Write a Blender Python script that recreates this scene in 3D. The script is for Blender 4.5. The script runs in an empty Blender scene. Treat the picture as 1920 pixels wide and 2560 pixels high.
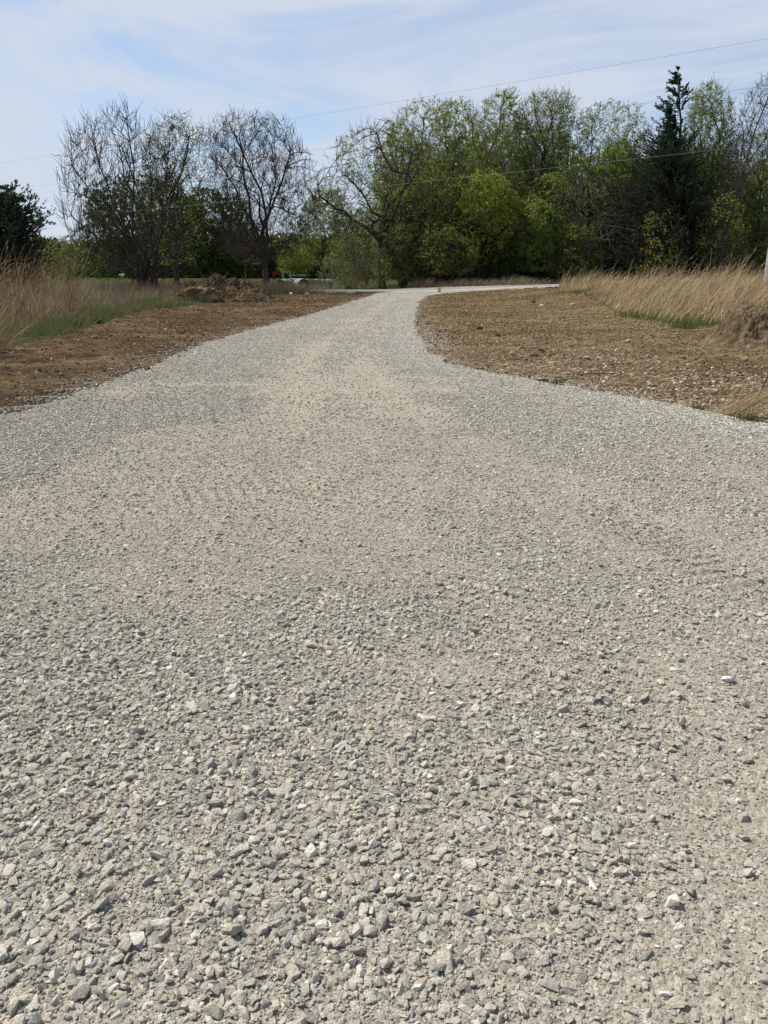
import bpy, bmesh, math, random
import numpy as np
from mathutils import Vector

# ------------------------------------------------------------------ camera, sky, sun, exposure
SC = bpy.context.scene
COL = SC.collection
EYE = 1.6
TILT = math.radians(17.3)
F = 1925.0                                   # focal length in pixels of the 1920 x 2560 photograph
cam = bpy.data.objects.new("camera", bpy.data.cameras.new("camera"))
cam.data.sensor_width = 36.0
cam.data.lens = 36.0 * F / 2560.0
cam.data.clip_start = 0.05
cam.data.clip_end = 5000.0
cam.location = (0, 0, EYE)
cam.rotation_euler = (math.pi / 2 - TILT, 0, 0)
COL.objects.link(cam)
SC.camera = cam

SUN_EL = math.radians(54.0)
SUN_AZ = math.radians(-62.0)                 # clockwise from straight ahead: high on the left, a little ahead
world = bpy.data.worlds.new("World")
SC.world = world
world.use_nodes = True
wt = world.node_tree
wt.nodes.clear()
wo = wt.nodes.new("ShaderNodeOutputWorld")
bg = wt.nodes.new("ShaderNodeBackground")
bg.inputs["Strength"].default_value = 0.10
sky = wt.nodes.new("ShaderNodeTexSky")
sky.sky_type = 'NISHITA'
sky.sun_disc = False
sky.sun_elevation = SUN_EL
sky.sun_rotation = SUN_AZ % (2 * math.pi)
sky.air_density = 1.0
sky.dust_density = 0.3
sky.ozone_density = 4.0
tc = wt.nodes.new("ShaderNodeTexCoord")
sep = wt.nodes.new("ShaderNodeSeparateXYZ")
wt.links.new(tc.outputs["Generated"], sep.inputs[0])


def wmath(op, a, b=None, clamp=False):
    n = wt.nodes.new("ShaderNodeMath")
    n.operation = op
    n.use_clamp = clamp
    for i, v in enumerate((a, b)):
        if v is None:
            continue
        if isinstance(v, (int, float)):
            n.inputs[i].default_value = v
        else:
            wt.links.new(v, n.inputs[i])
    return n.outputs[0]


zup = wmath('ADD', wmath('MAXIMUM', sep.outputs["Z"], 0.0), 0.10)
cx = wmath('DIVIDE', sep.outputs["X"], zup)
cy = wmath('DIVIDE', sep.outputs["Y"], zup)
comb = wt.nodes.new("ShaderNodeCombineXYZ")
wt.links.new(wmath('ADD', wmath('ADD', wmath('MULTIPLY', cx, 0.60), wmath('MULTIPLY', cy, 0.10)), 0.3), comb.inputs[0])
wt.links.new(wmath('MULTIPLY', cy, 0.62), comb.inputs[1])
comb.inputs[2].default_value = 7.1
cn = wt.nodes.new("ShaderNodeTexNoise")
cn.inputs["Scale"].default_value = 1.2
cn.inputs["Detail"].default_value = 6.0
cn.inputs["Roughness"].default_value = 0.58
cn.inputs["Distortion"].default_value = 1.1
wt.links.new(comb.outputs[0], cn.inputs["Vector"])
cr = wt.nodes.new("ShaderNodeMapRange")
cr.inputs["From Min"].default_value = 0.38
cr.inputs["From Max"].default_value = 0.58
cr.inputs["To Min"].default_value = 0.36
cr.inputs["To Max"].default_value = 0.97
cr.interpolation_type = 'SMOOTHSTEP'
wt.links.new(cn.outputs["Fac"], cr.inputs["Value"])
thin = wt.nodes.new("ShaderNodeMapRange")    # the veil of cirrus is thin overhead and thickens to the horizon
thin.inputs["From Min"].default_value = 0.30
thin.inputs["From Max"].default_value = 0.75
thin.inputs["To Min"].default_value = 1.0
thin.inputs["To Max"].default_value = 0.55
wt.links.new(sep.outputs["Z"], thin.inputs["Value"])
cmix = wt.nodes.new("ShaderNodeMix")
cmix.data_type = 'RGBA'
low = wt.nodes.new("ShaderNodeMapRange")     # the veil closes up towards the horizon
low.inputs["From Min"].default_value = 0.03
low.inputs["From Max"].default_value = 0.20
low.inputs["To Min"].default_value = 1.0
low.inputs["To Max"].default_value = 0.0
wt.links.new(sep.outputs["Z"], low.inputs["Value"])
veil = wmath('MAXIMUM', wmath('MULTIPLY', cr.outputs[0], thin.outputs[0]), wmath('MULTIPLY', low.outputs[0], 0.96))
wt.links.new(veil, cmix.inputs["Factor"])
wt.links.new(sky.outputs[0], cmix.inputs[6])
cmix.inputs[7].default_value = (4.7, 5.2, 6.1, 1)
wt.links.new(cmix.outputs[2], bg.inputs["Color"])
wt.links.new(bg.outputs[0], wo.inputs[0])

sun = bpy.data.objects.new("sun", bpy.data.lights.new("sun", 'SUN'))
sun.data.energy = 5.0
sun.data.angle = math.radians(0.6)
sun.data.color = (1.0, 0.94, 0.83)
to_sun = Vector((math.sin(SUN_AZ) * math.cos(SUN_EL), math.cos(SUN_AZ) * math.cos(SUN_EL), math.sin(SUN_EL)))
sun.rotation_euler = to_sun.to_track_quat('Z', 'Y').to_euler()
COL.objects.link(sun)

SC.view_settings.view_transform = 'Standard'
SC.view_settings.look = 'None'
SC.view_settings.exposure = 0.42
SC.view_settings.gamma = 1.0
SC.view_settings.use_curve_mapping = False
SC.cycles.max_bounces = 6
SC.cycles.diffuse_bounces = 3
SC.cycles.transmission_bounces = 3

# ------------------------------------------------------------------ small maths
RNG = np.random.default_rng(7)
CT, ST = math.cos(TILT), math.sin(TILT)


def smooth(t):
    t = np.clip(t, 0, 1)
    return t * t * (3 - 2 * t)


def _hash(ix, iy, seed):
    n = (ix.astype(np.int64) * 374761393 + iy.astype(np.int64) * 668265263 + seed * 974711) & 0x7fffffff
    n = ((n ^ (n >> 13)) * 1274126177) & 0x7fffffff
    n = (n ^ (n >> 16)) & 0x7fffffff
    return (n % 100003) / 100003.0


def vnoise(x, y, seed=0):
    x = np.asarray(x, float)
    y = np.asarray(y, float)
    ix = np.floor(x)
    iy = np.floor(y)
    fx = smooth(x - ix)
    fy = smooth(y - iy)
    a = _hash(ix, iy, seed)
    b = _hash(ix + 1, iy, seed)
    c = _hash(ix, iy + 1, seed)
    d = _hash(ix + 1, iy + 1, seed)
    return (a * (1 - fx) + b * fx) * (1 - fy) + (c * (1 - fx) + d * fx) * fy


def fbm(x, y, scale, seed=0, octv=4, gain=0.5):
    s = 0
    a = 1.0
    t = 0
    for o in range(octv):
        s = s + a * vnoise(np.asarray(x) * scale + 17.3 * o, np.asarray(y) * scale + 9.1 * o, seed + o)
        t += a
        a *= gain
        scale *= 2.03
    return s / t - 0.5


def terrain(x, y):
    x = np.asarray(x, float)
    y = np.asarray(y, float)
    z = 0.45 * smooth((y - 42) / 38) * smooth((x + 2) / 16)
    z = z - 0.55 * smooth((y - 74) / 12) * (1 - smooth((x + 6) / 12)) * (1 - smooth((y - 115) / 60))
    z = z + 1.5 * smooth((y - 120) / 190)
    z = z + 0.25 * smooth((x - 5) / 10) * smooth((y - 15) / 20) * (1 - smooth((y - 45) / 40))
    return z


def ray(px, py):
    xc = (px - 960.0) / F
    yc = -(py - 1280.0) / F
    return xc, yc * ST + CT, yc * CT - ST      # x, y, z of the view ray


def gp(px, py):
    """the point of the ground seen at a pixel of the photograph"""
    dx, dy, dz = ray(px, py)
    z = 0.0
    for _ in range(14):
        t = (z - EYE) / dz
        z = 0.5 * z + 0.5 * float(terrain(dx * t, dy * t))
    t = (z - EYE) / dz
    return dx * t, dy * t


def at(px, py, y):
    """the point seen at a pixel, y metres ahead"""
    dx, dy, dz = ray(px, py)
    t = y / dy
    return dx * t, y, EYE + dz * t


def inpoly(x, y, poly):
    x = np.asarray(x)
    y = np.asarray(y)
    r = np.zeros(x.shape, bool)
    n = len(poly)
    for i in range(n):
        x0, y0 = poly[i]
        x1, y1 = poly[(i + 1) % n]
        if y0 == y1:
            continue
        c = ((y0 > y) != (y1 > y)) & (x < (x1 - x0) * (y - y0) / (y1 - y0) + x0)
        r ^= c
    return r


def polydist(x, y, line):
    d = np.full(np.shape(x), 1e9)
    for (x0, y0), (x1, y1) in zip(line[:-1], line[1:]):
        vx, vy = x1 - x0, y1 - y0
        t = np.clip(((x - x0) * vx + (y - y0) * vy) / (vx * vx + vy * vy + 1e-9), 0, 1)
        d = np.minimum(d, np.hypot(x - x0 - t * vx, y - y0 - t * vy))
    return d


# ------------------------------------------------------------------ materials
def mat(name):
    m = bpy.data.materials.new(name)
    m.use_nodes = True
    t = m.node_tree
    p = t.nodes["Principled BSDF"]
    p.inputs["Roughness"].default_value = 0.85
    p.inputs["Specular IOR Level"].default_value = 0.0
    return m, t, p


def node(t, kind, **kw):
    n = t.nodes.new(kind)
    for k, v in kw.items():
        if k.startswith("i_"):
            n.inputs[k[2:].replace("_", " ")].default_value = v
        else:
            setattr(n, k, v)
    return n


def ramp(t, fac, stops, mode='LINEAR'):
    r = t.nodes.new("ShaderNodeValToRGB")
    r.color_ramp.interpolation = mode
    e = r.color_ramp.elements
    while len(e) < len(stops):
        e.new(0.5)
    for el, (p, c) in zip(e, stops):
        el.position = p
        el.color = (*c, 1) if len(c) == 3 else c
    t.links.new(fac, r.inputs[0])
    return r.outputs[0]


def mixc(t, fac, a, b, mode='MIX'):
    n = t.nodes.new("ShaderNodeMix")
    n.data_type = 'RGBA'
    n.blend_type = mode
    for s, v in ((0, fac), (6, a), (7, b)):
        if isinstance(v, (int, float)):
            n.inputs[s].default_value = v
        elif isinstance(v, tuple):
            n.inputs[s].default_value = (*v, 1) if len(v) == 3 else v
        else:
            t.links.new(v, n.inputs[s])
    return n.outputs[2]


def noise(t, scale, detail=4.0, rough=0.55, vec=None):
    n = node(t, "ShaderNodeTexNoise", i_Scale=scale, i_Detail=detail, i_Roughness=rough)
    if vec is None:
        vec = t.nodes.new("ShaderNodeTexCoord").outputs["Object"]
    t.links.new(vec, n.inputs["Vector"])
    return n.outputs["Fac"]


def bump(t, p, h, strength=0.5, dist=0.02, chain=None):
    b = node(t, "ShaderNodeBump", i_Strength=strength, i_Distance=dist)
    t.links.new(h, b.inputs["Height"])
    if chain is not None:
        t.links.new(chain, b.inputs["Normal"])
    t.links.new(b.outputs[0], p.inputs["Normal"])
    return b.outputs[0]


def attr(t, name):
    n = t.nodes.new("ShaderNodeAttribute")
    n.attribute_name = name
    return n.outputs["Fac"]


M = {}


def make_materials():
    # --- crushed limestone bed: dust with fine chips
    m, t, p = mat("gravel_bed")
    obj = t.nodes.new("ShaderNodeTexCoord").outputs["Object"]
    fines = attr(t, "fines")
    dust = ramp(t, noise(t, 3.0, 8, 0.7, obj), [(0.3, (0.25, 0.225, 0.178)), (0.7, (0.34, 0.308, 0.248))])
    out = None
    chips = None
    for sc_, w in ((34.0, 1.0), (75.0, 0.9), (190.0, 0.8)):
        v = node(t, "ShaderNodeTexVoronoi", i_Scale=sc_)
        t.links.new(obj, v.inputs["Vector"])
        g = t.nodes.new("ShaderNodeSeparateColor")
        t.links.new(v.outputs["Color"], g.inputs[0])
        c = ramp(t, g.outputs[0], [(0.0, (0.12, 0.11, 0.09)), (0.35, (0.20, 0.183, 0.147)), (0.7, (0.29, 0.268, 0.22)),
                                   (0.93, (0.46, 0.435, 0.375)), (1.0, (0.66, 0.64, 0.58))])
        chips = c if chips is None else mixc(t, 0.45, chips, c)
        h = node(t, "ShaderNodeMath", operation='MULTIPLY')
        t.links.new(v.outputs["Distance"], h.inputs[0])
        h.inputs[1].default_value = -1.0
        bb = node(t, "ShaderNodeBump", i_Strength=0.9 * w, i_Distance=0.35 / sc_)
        t.links.new(h.outputs[0], bb.inputs["Height"])
        if out is not None:
            t.links.new(out, bb.inputs["Normal"])
        out = bb.outputs[0]
    bed = mixc(t, ramp(t, fines, [(0.05, (0.08,) * 3), (0.9, (0.72,) * 3)]), chips, dust)
    grain = ramp(t, noise(t, 240.0, 3, 0.7, obj), [(0.3, (0.82,) * 3), (0.7, (1.12,) * 3)])
    t.links.new(mixc(t, 1.0, bed, grain, 'MULTIPLY'), p.inputs["Base Color"])
    t.links.new(out, p.inputs["Normal"])
    p.inputs["Roughness"].default_value = 0.95
    M["gravel"] = m
    # --- single stones
    for nm, stops in (("stone", [(0.0, (0.29, 0.28, 0.258)), (0.2, (0.46, 0.435, 0.38)), (0.45, (0.56, 0.525, 0.45)), (0.65, (0.42, 0.41, 0.38)),
                                 (0.82, (0.65, 0.62, 0.545)), (0.95, (0.52, 0.465, 0.375)), (1.0, (0.80, 0.78, 0.72))]),
                      ("pale_stone", [(0.0, (0.48, 0.462, 0.42)), (0.4, (0.62, 0.595, 0.535)), (0.8, (0.71, 0.69, 0.63)), (1.0, (0.84, 0.825, 0.78))]),
                      ("clod", [(0.0, (0.085, 0.055, 0.029)), (0.5, (0.15, 0.10, 0.052)), (0.8, (0.22, 0.15, 0.08)), (0.93, (0.32, 0.235, 0.15)), (1.0, (0.46, 0.37, 0.27))]),
                      ("rubble", [(0.0, (0.19, 0.135, 0.085)), (0.4, (0.36, 0.28, 0.20)), (0.8, (0.52, 0.44, 0.345)), (1.0, (0.68, 0.60, 0.50))])):
        m, t, p = mat(nm)
        info = t.nodes.new("ShaderNodeObjectInfo")
        obj = t.nodes.new("ShaderNodeTexCoord").outputs["Object"]
        c = ramp(t, info.outputs["Random"], stops)
        mot = ramp(t, noise(t, 2.4, 6, 0.7, obj), [(0.3, (0.78, 0.77, 0.75)), (0.72, (1.16, 1.14, 1.1))])
        t.links.new(mixc(t, 1.0, c, mot, 'MULTIPLY'), p.inputs["Base Color"])
        bump(t, p, noise(t, 5.0, 5, 0.7, obj), 0.6, 0.12)
        p.inputs["Roughness"].default_value = 0.9
        M[nm] = m
    # --- bare soil
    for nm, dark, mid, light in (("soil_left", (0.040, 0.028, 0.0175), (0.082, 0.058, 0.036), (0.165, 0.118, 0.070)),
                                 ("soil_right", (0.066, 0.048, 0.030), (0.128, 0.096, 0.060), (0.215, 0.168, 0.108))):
        m, t, p = mat(nm)
        obj = t.nodes.new("ShaderNodeTexCoord").outputs["Object"]
        mp = node(t, "ShaderNodeMapping")
        mp.inputs["Scale"].default_value = (0.45, 1.0, 1.0) if nm == "soil_left" else (0.8, 1.0, 1.0)
        mp.inputs["Rotation"].default_value = (0, 0, math.radians(-12))
        t.links.new(obj, mp.inputs["Vector"])
        v = mp.outputs[0]
        big = noise(t, 0.55, 5, 0.6, v)
        fine = noise(t, 9.0, 7, 0.75, v)
        c1 = ramp(t, big, [(0.28, dark), (0.5, mid), (0.74, light)])
        c2 = ramp(t, fine, [(0.32, (0.42, 0.40, 0.38)), (0.5, (0.95, 0.95, 0.95)), (0.68, (1.75, 1.72, 1.6))])
        c = mixc(t, 1.0, c1, c2, 'MULTIPLY')
        spk = ramp(t, noise(t, 40.0, 4, 0.7, v), [(0.62, (0, 0, 0)), (0.72, (1, 1, 1))])
        c = mixc(t, spk, c, (0.25, 0.18, 0.105))
        t.links.new(c, p.inputs["Base Color"])
        n1 = bump(t, p, fine, 0.8, 0.06)
        bump(t, p, noise(t, 45.0, 5, 0.7, v), 0.7, 0.015, n1)
        p.inputs["Roughness"].default_value = 1.0
        M[nm] = m
    m, t, p = mat("clay")
    obj = t.nodes.new("ShaderNodeTexCoord").outputs["Object"]
    big = noise(t, 1.6, 6, 0.65, obj)
    fine = noise(t, 9.0, 7, 0.75, obj)
    c = mixc(t, 1.0, ramp(t, big, [(0.30, (0.07, 0.045, 0.024)), (0.40, (0.19, 0.135, 0.07)), (0.52, (0.27, 0.20, 0.105)), (0.62, (0.42, 0.34, 0.20))]),
             ramp(t, fine, [(0.3, (0.5,) * 3), (0.7, (1.35,) * 3)]), 'MULTIPLY')
    t.links.new(c, p.inputs["Base Color"])
    bump(t, p, fine, 1.0, 0.12)
    p.inputs["Roughness"].default_value = 1.0
    M["clay"] = m
    # --- pasture and thatch
    m, t, p = mat("pasture")
    obj = t.nodes.new("ShaderNodeTexCoord").outputs["Object"]
    a = ramp(t, noise(t, 0.16, 5, 0.6, obj), [(0.35, (0.034, 0.048, 0.015)), (0.55, (0.048, 0.06, 0.02)), (0.75, (0.085, 0.072, 0.036))])
    b = ramp(t, noise(t, 6.0, 6, 0.7, obj), [(0.3, (0.6,) * 3), (0.7, (1.25,) * 3)])
    t.links.new(mixc(t, 1.0, a, b, 'MULTIPLY'), p.inputs["Base Color"])
    bump(t, p, noise(t, 8.0, 6, 0.7, obj), 0.8, 0.1)
    M["pasture"] = m
    # --- county road
    m, t, p = mat("road_surface")
    obj = t.nodes.new("ShaderNodeTexCoord").outputs["Object"]
    a = ramp(t, noise(t, 1.2, 6, 0.6, obj), [(0.3, (0.165, 0.16, 0.15)), (0.7, (0.24, 0.232, 0.215))])
    e = ramp(t, attr(t, "fines"), [(0.2, (0, 0, 0)), (0.7, (1, 1, 1))])
    c = mixc(t, e, a, (0.36, 0.345, 0.315))
    t.links.new(mixc(t, 1.0, c, ramp(t, noise(t, 20, 4, 0.7, obj), [(0.3, (0.75,) * 3), (0.7, (1.2,) * 3)]), 'MULTIPLY'), p.inputs["Base Color"])
    bump(t, p, noise(t, 25, 4, 0.7, obj), 0.5, 0.02)
    M["road"] = m
    # --- bark
    for nm, c0, c1 in (("bark_grey", (0.06, 0.051, 0.043), (0.165, 0.145, 0.125)), ("bark_pale", (0.10, 0.088, 0.074), (0.21, 0.187, 0.16)),
                       ("bark_dark", (0.035, 0.029, 0.024), (0.095, 0.08, 0.066)), ("twig_tan", (0.085, 0.068, 0.05), (0.18, 0.15, 0.115))):
        m, t, p = mat(nm)
        obj = t.nodes.new("ShaderNodeTexCoord").outputs["Object"]
        mp = node(t, "ShaderNodeMapping")
        mp.inputs["Scale"].default_value = (1, 1, 0.25)
        t.links.new(obj, mp.inputs["Vector"])
        f = noise(t, 9.0, 6, 0.7, mp.outputs[0])
        t.links.new(ramp(t, f, [(0.3, c0), (0.7, c1)]), p.inputs["Base Color"])
        bump(t, p, f, 0.8, 0.05)
        p.inputs["Roughness"].default_value = 0.95
        M[nm] = m
    # --- leaves
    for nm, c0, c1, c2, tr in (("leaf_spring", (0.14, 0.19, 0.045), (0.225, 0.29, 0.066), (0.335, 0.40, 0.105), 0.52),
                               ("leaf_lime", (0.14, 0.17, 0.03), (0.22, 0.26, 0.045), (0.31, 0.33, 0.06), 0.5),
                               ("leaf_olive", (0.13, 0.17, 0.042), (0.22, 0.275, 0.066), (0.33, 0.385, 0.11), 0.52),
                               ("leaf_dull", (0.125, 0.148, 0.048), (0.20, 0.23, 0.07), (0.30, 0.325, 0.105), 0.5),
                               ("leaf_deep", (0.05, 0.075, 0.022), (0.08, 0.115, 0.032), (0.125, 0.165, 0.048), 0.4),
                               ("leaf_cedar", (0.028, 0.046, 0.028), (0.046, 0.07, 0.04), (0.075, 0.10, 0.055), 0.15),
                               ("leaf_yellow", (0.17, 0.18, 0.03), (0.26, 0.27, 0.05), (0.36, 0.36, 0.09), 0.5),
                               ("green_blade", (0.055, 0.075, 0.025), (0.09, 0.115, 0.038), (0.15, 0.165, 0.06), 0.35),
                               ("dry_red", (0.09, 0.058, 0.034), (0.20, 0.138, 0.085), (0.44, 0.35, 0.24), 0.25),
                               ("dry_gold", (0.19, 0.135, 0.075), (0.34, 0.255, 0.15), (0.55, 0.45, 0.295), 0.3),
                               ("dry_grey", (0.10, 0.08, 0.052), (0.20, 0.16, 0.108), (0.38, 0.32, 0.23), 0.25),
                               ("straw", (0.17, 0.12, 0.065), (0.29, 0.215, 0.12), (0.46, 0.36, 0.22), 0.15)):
        m, t, p = mat(nm)
        geo = t.nodes.new("ShaderNodeNewGeometry")
        obj = t.nodes.new("ShaderNodeTexCoord").outputs["Object"]
        clump = noise(t, 1.3 if nm.startswith("dry") else 0.55, 3, 0.6, obj)
        f = node(t, "ShaderNodeMath", operation='MULTIPLY_ADD', use_clamp=True)
        t.links.new(geo.outputs["Random Per Island"], f.inputs[0])
        f.inputs[1].default_value = 0.55
        g = node(t, "ShaderNodeMath", operation='MULTIPLY_ADD')
        t.links.new(clump, g.inputs[0])
        g.inputs[1].default_value = 1.3
        g.inputs[2].default_value = -0.43
        t.links.new(g.outputs[0], f.inputs[2])
        c = ramp(t, f.outputs[0], [(0.05, c0), (0.5, c1), (0.95, c2)])
        t.links.new(c, p.inputs["Base Color"])
        p.inputs["Roughness"].default_value = 0.7
        tl = t.nodes.new("ShaderNodeBsdfTranslucent")
        t.links.new(c, tl.inputs["Color"])
        mx = t.nodes.new("ShaderNodeMixShader")
        mx.inputs[0].default_value = tr
        o = t.nodes["Material Output"]
        t.links.new(p.outputs[0], mx.inputs[1])
        t.links.new(tl.outputs[0], mx.inputs[2])
        t.links.new(mx.outputs[0], o.inputs[0])
        M[nm] = m
    # --- plain painted / man-made
    for nm, col, rough, metal in (("galvanised", (0.36, 0.37, 0.38), 0.45, 0.6), ("grey_wood", (0.34, 0.34, 0.345), 0.85, 0), ("wire", (0.24, 0.24, 0.25), 0.6, 0.0),
                                  ("lime_paint", (0.26, 0.42, 0.12), 0.5, 0), ("red_paint", (0.20, 0.04, 0.025), 0.6, 0), ("rubber", (0.02, 0.02, 0.02), 0.8, 0),
                                  ("rust", (0.13, 0.055, 0.03), 0.9, 0), ("net_wrap", (0.17, 0.19, 0.165), 0.8, 0), ("hay_end", (0.33, 0.235, 0.125), 1, 0),
                                  ("hay_old", (0.085, 0.075, 0.06), 1, 0), ("black_steel", (0.03, 0.03, 0.032), 0.6, 0), ("white_paint", (0.62, 0.62, 0.6), 0.6, 0)):
        m, t, p = mat(nm)
        f = noise(t, 6.0, 5, 0.65)
        c = ramp(t, f, [(0.3, tuple(v * 0.72 for v in col)), (0.7, tuple(min(1, v * 1.18) for v in col))])
        t.links.new(c, p.inputs["Base Color"])
        p.inputs["Roughness"].default_value = rough
        p.inputs["Metallic"].default_value = metal
        p.inputs["Specular IOR Level"].default_value = 0.3
        bump(t, p, noise(t, 18.0, 4, 0.6), 0.4, 0.01)
        M[nm] = m


make_materials()


# ------------------------------------------------------------------ object helpers
def tag(o, label=None, cat=None, group=None, kind=None):
    if label:
        o["label"] = label
    if cat:
        o["category"] = cat
    if group:
        o["group"] = group
    if kind:
        o["kind"] = kind
    return o


def link(o, parent=None):
    COL.objects.link(o)
    if parent is not None:
        o.parent = parent
    return o


def empty(name, loc=(0, 0, 0), rz=0.0):
    o = bpy.data.objects.new(name, None)
    o.empty_display_size = 0.3
    o.location = loc
    o.rotation_euler = (0, 0, rz)
    return link(o)


def raw_mesh(name, verts, faces, mats, midx=None, smooth_=False):
    """faces: list of int arrays (n,3) or (n,4)"""
    me = bpy.data.meshes.new(name)
    verts = np.ascontiguousarray(verts, np.float32)
    me.vertices.add(len(verts))
    me.vertices.foreach_set("co", verts.ravel())
    tot = [np.full(len(f), f.shape[1], np.int32) for f in faces]
    loops = np.concatenate([f.ravel() for f in faces]).astype(np.int32)
    tot = np.concatenate(tot)
    st = np.concatenate([[0], np.cumsum(tot)[:-1]]).astype(np.int32)
    me.loops.add(len(loops))
    me.loops.foreach_set("vertex_index", loops)
    me.polygons.add(len(tot))
    me.polygons.foreach_set("loop_start", st)
    if midx is not None:
        me.polygons.foreach_set("material_index", np.ascontiguousarray(midx, np.int32))
    me.polygons.foreach_set("use_smooth", np.full(len(tot), smooth_, bool))
    for m in mats:
        me.materials.append(m)
    me.update(calc_edges=True)
    return me


class Builder:
    """collects tubes, leaves and ribbons; build() links ONE mesh object"""

    def __init__(self):
        self.v, self.f, self.m, self.n = [], [], [], 0

    def add(self, v, f, mi=0):
        v = np.asarray(v, float).reshape(-1, 3)
        self.v.append(v)
        self.f.append(np.asarray(f, np.int64) + self.n)
        self.m.append(np.full(len(f), mi))
        self.n += len(v)

    def tubes(self, P, R, sides, mi=0, cap=False):
        P = np.asarray(P, float)
        R = np.asarray(R, float)
        N, K = P.shape[:2]
        if N == 0:
            return
        d = np.empty_like(P)
        d[:, 1:-1] = P[:, 2:] - P[:, :-2]
        d[:, 0] = P[:, 1] - P[:, 0]
        d[:, -1] = P[:, -1] - P[:, -2]
        d /= np.linalg.norm(d, axis=2, keepdims=True) + 1e-9
        ref = np.where(np.abs(d[:, :1, 2:3]) > 0.9, np.array([1.0, 0, 0]), np.array([0, 0, 1.0]))
        ref = np.broadcast_to(ref, d.shape)
        u = np.cross(d, ref)
        u /= np.linalg.norm(u, axis=2, keepdims=True) + 1e-9
        w = np.cross(d, u)
        a = np.arange(sides) * 2 * math.pi / sides
        v = P[:, :, None] + R[:, :, None, None] * (u[:, :, None] * np.cos(a)[:, None] + w[:, :, None] * np.sin(a)[:, None])
        i = (np.arange(N) * K * sides)[:, None, None]
        k = (np.arange(K - 1) * sides)[None, :, None]
        s = np.arange(sides)[None, None]
        s2 = (np.arange(sides) + 1) % sides
        s2 = s2[None, None]
        f = np.stack([i + k + s, i + k + s2, i + k + sides + s2, i + k + sides + s], -1).reshape(-1, 4)
        self.add(v, f, mi)

    def leaves(self, C, size, rng, mi=0, aspect=0.5, axis=None, flat=0.0):
        N = len(C)
        if N == 0:
            return
        u = rng.normal(size=(N, 3)) if axis is None else axis + rng.normal(0, 0.25, (N, 3))
        u /= np.linalg.norm(u, axis=1, keepdims=True) + 1e-9
        w = rng.normal(size=(N, 3))
        w = np.cross(u, w)
        w /= np.linalg.norm(w, axis=1, keepdims=True) + 1e-9
        s = np.broadcast_to(size, (N,))[:, None] if np.ndim(size) else np.full((N, 1), size)
        s = s * rng.uniform(0.65, 1.3, (N, 1))
        v = np.stack([C - u * s * 0.5, C + w * s * aspect * 0.5, C + u * s * 0.5, C - w * s * aspect * 0.5], 1)
        f = (np.arange(N) * 4)[:, None] + np.arange(4)[None]
        self.add(v, f, mi)

    def ribbons(self, P, W, rng, mi=0):
        """P (N,K,3) centre lines, W (N,) base widths, tapering to the tip"""
        N, K = P.shape[:2]
        if N == 0:
            return
        a = rng.uniform(0, 2 * math.pi, N)
        side = np.stack([np.cos(a), np.sin(a), np.zeros(N)], 1)[:, None]
        tw = (1 - np.linspace(0, 1, K) ** 2 * 0.8)[None, :, None] * W[:, None, None] * 0.5
        v = np.stack([P - side * tw, P + side * tw], 2)
        i = (np.arange(N) * K * 2)[:, None]
        k = (np.arange(K - 1) * 2)[None]
        b = i + k
        f = np.stack([b, b + 1, b + 3, b + 2], -1).reshape(-1, 4)
        self.add(v, f, mi)

    def box(self, c, s, rz=0.0, mi=0):
        c = np.asarray(c, float)
        s = np.asarray(s, float) / 2
        v = np.array([[x, y, z] for x in (-1, 1) for y in (-1, 1) for z in (-1, 1)], float) * s
        ca, sa = math.cos(rz), math.sin(rz)
        v = np.stack([v[:, 0] * ca - v[:, 1] * sa, v[:, 0] * sa + v[:, 1] * ca, v[:, 2]], 1) + c
        self.add(v, [[0, 1, 3, 2], [4, 6, 7, 5], [0, 4, 5, 1], [2, 3, 7, 6], [0, 2, 6, 4], [1, 5, 7, 3]], mi)

    def cyl(self, a, b, r0, r1=None, sides=20, mi=0, caps=True):
        a = np.asarray(a, float)
        b = np.asarray(b, float)
        r1 = r0 if r1 is None else r1
        P = np.stack([a, b])[None]
        base = self.n
        self.tubes(P, np.array([[r0, r1]]), sides, mi)
        if caps:
            for q, c in ((0, a), (1, b)):
                idx = np.arange(sides)
                ring = self.v[-1 if q == 0 else -2]
                rim = ring[q * sides:(q + 1) * sides]
                v = np.vstack([c[None], rim])
                f = np.stack([np.zeros(sides, int), 1 + idx, 1 + (idx + 1) % sides, 1 + (idx + 1) % sides], 1)
                self.v.append(v)
                self.f.append(f[:, :3] + self.n)
                self.m.append(np.full(sides, mi))
                self.n += len(v)

    def arrays(self):
        return np.concatenate(self.v), self.f, np.concatenate(self.m)

    def build(self, name, mats, parent=None, smooth_=False, origin=None):
        v = np.concatenate(self.v)
        if origin is not None:
            v = v - np.asarray(origin)
        me = raw_mesh(name, v, self.f, mats, np.concatenate(self.m), smooth_)
        o = bpy.data.objects.new(name, me)
        if origin is not None:
            o.location = origin
        return link(o, parent)


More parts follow.
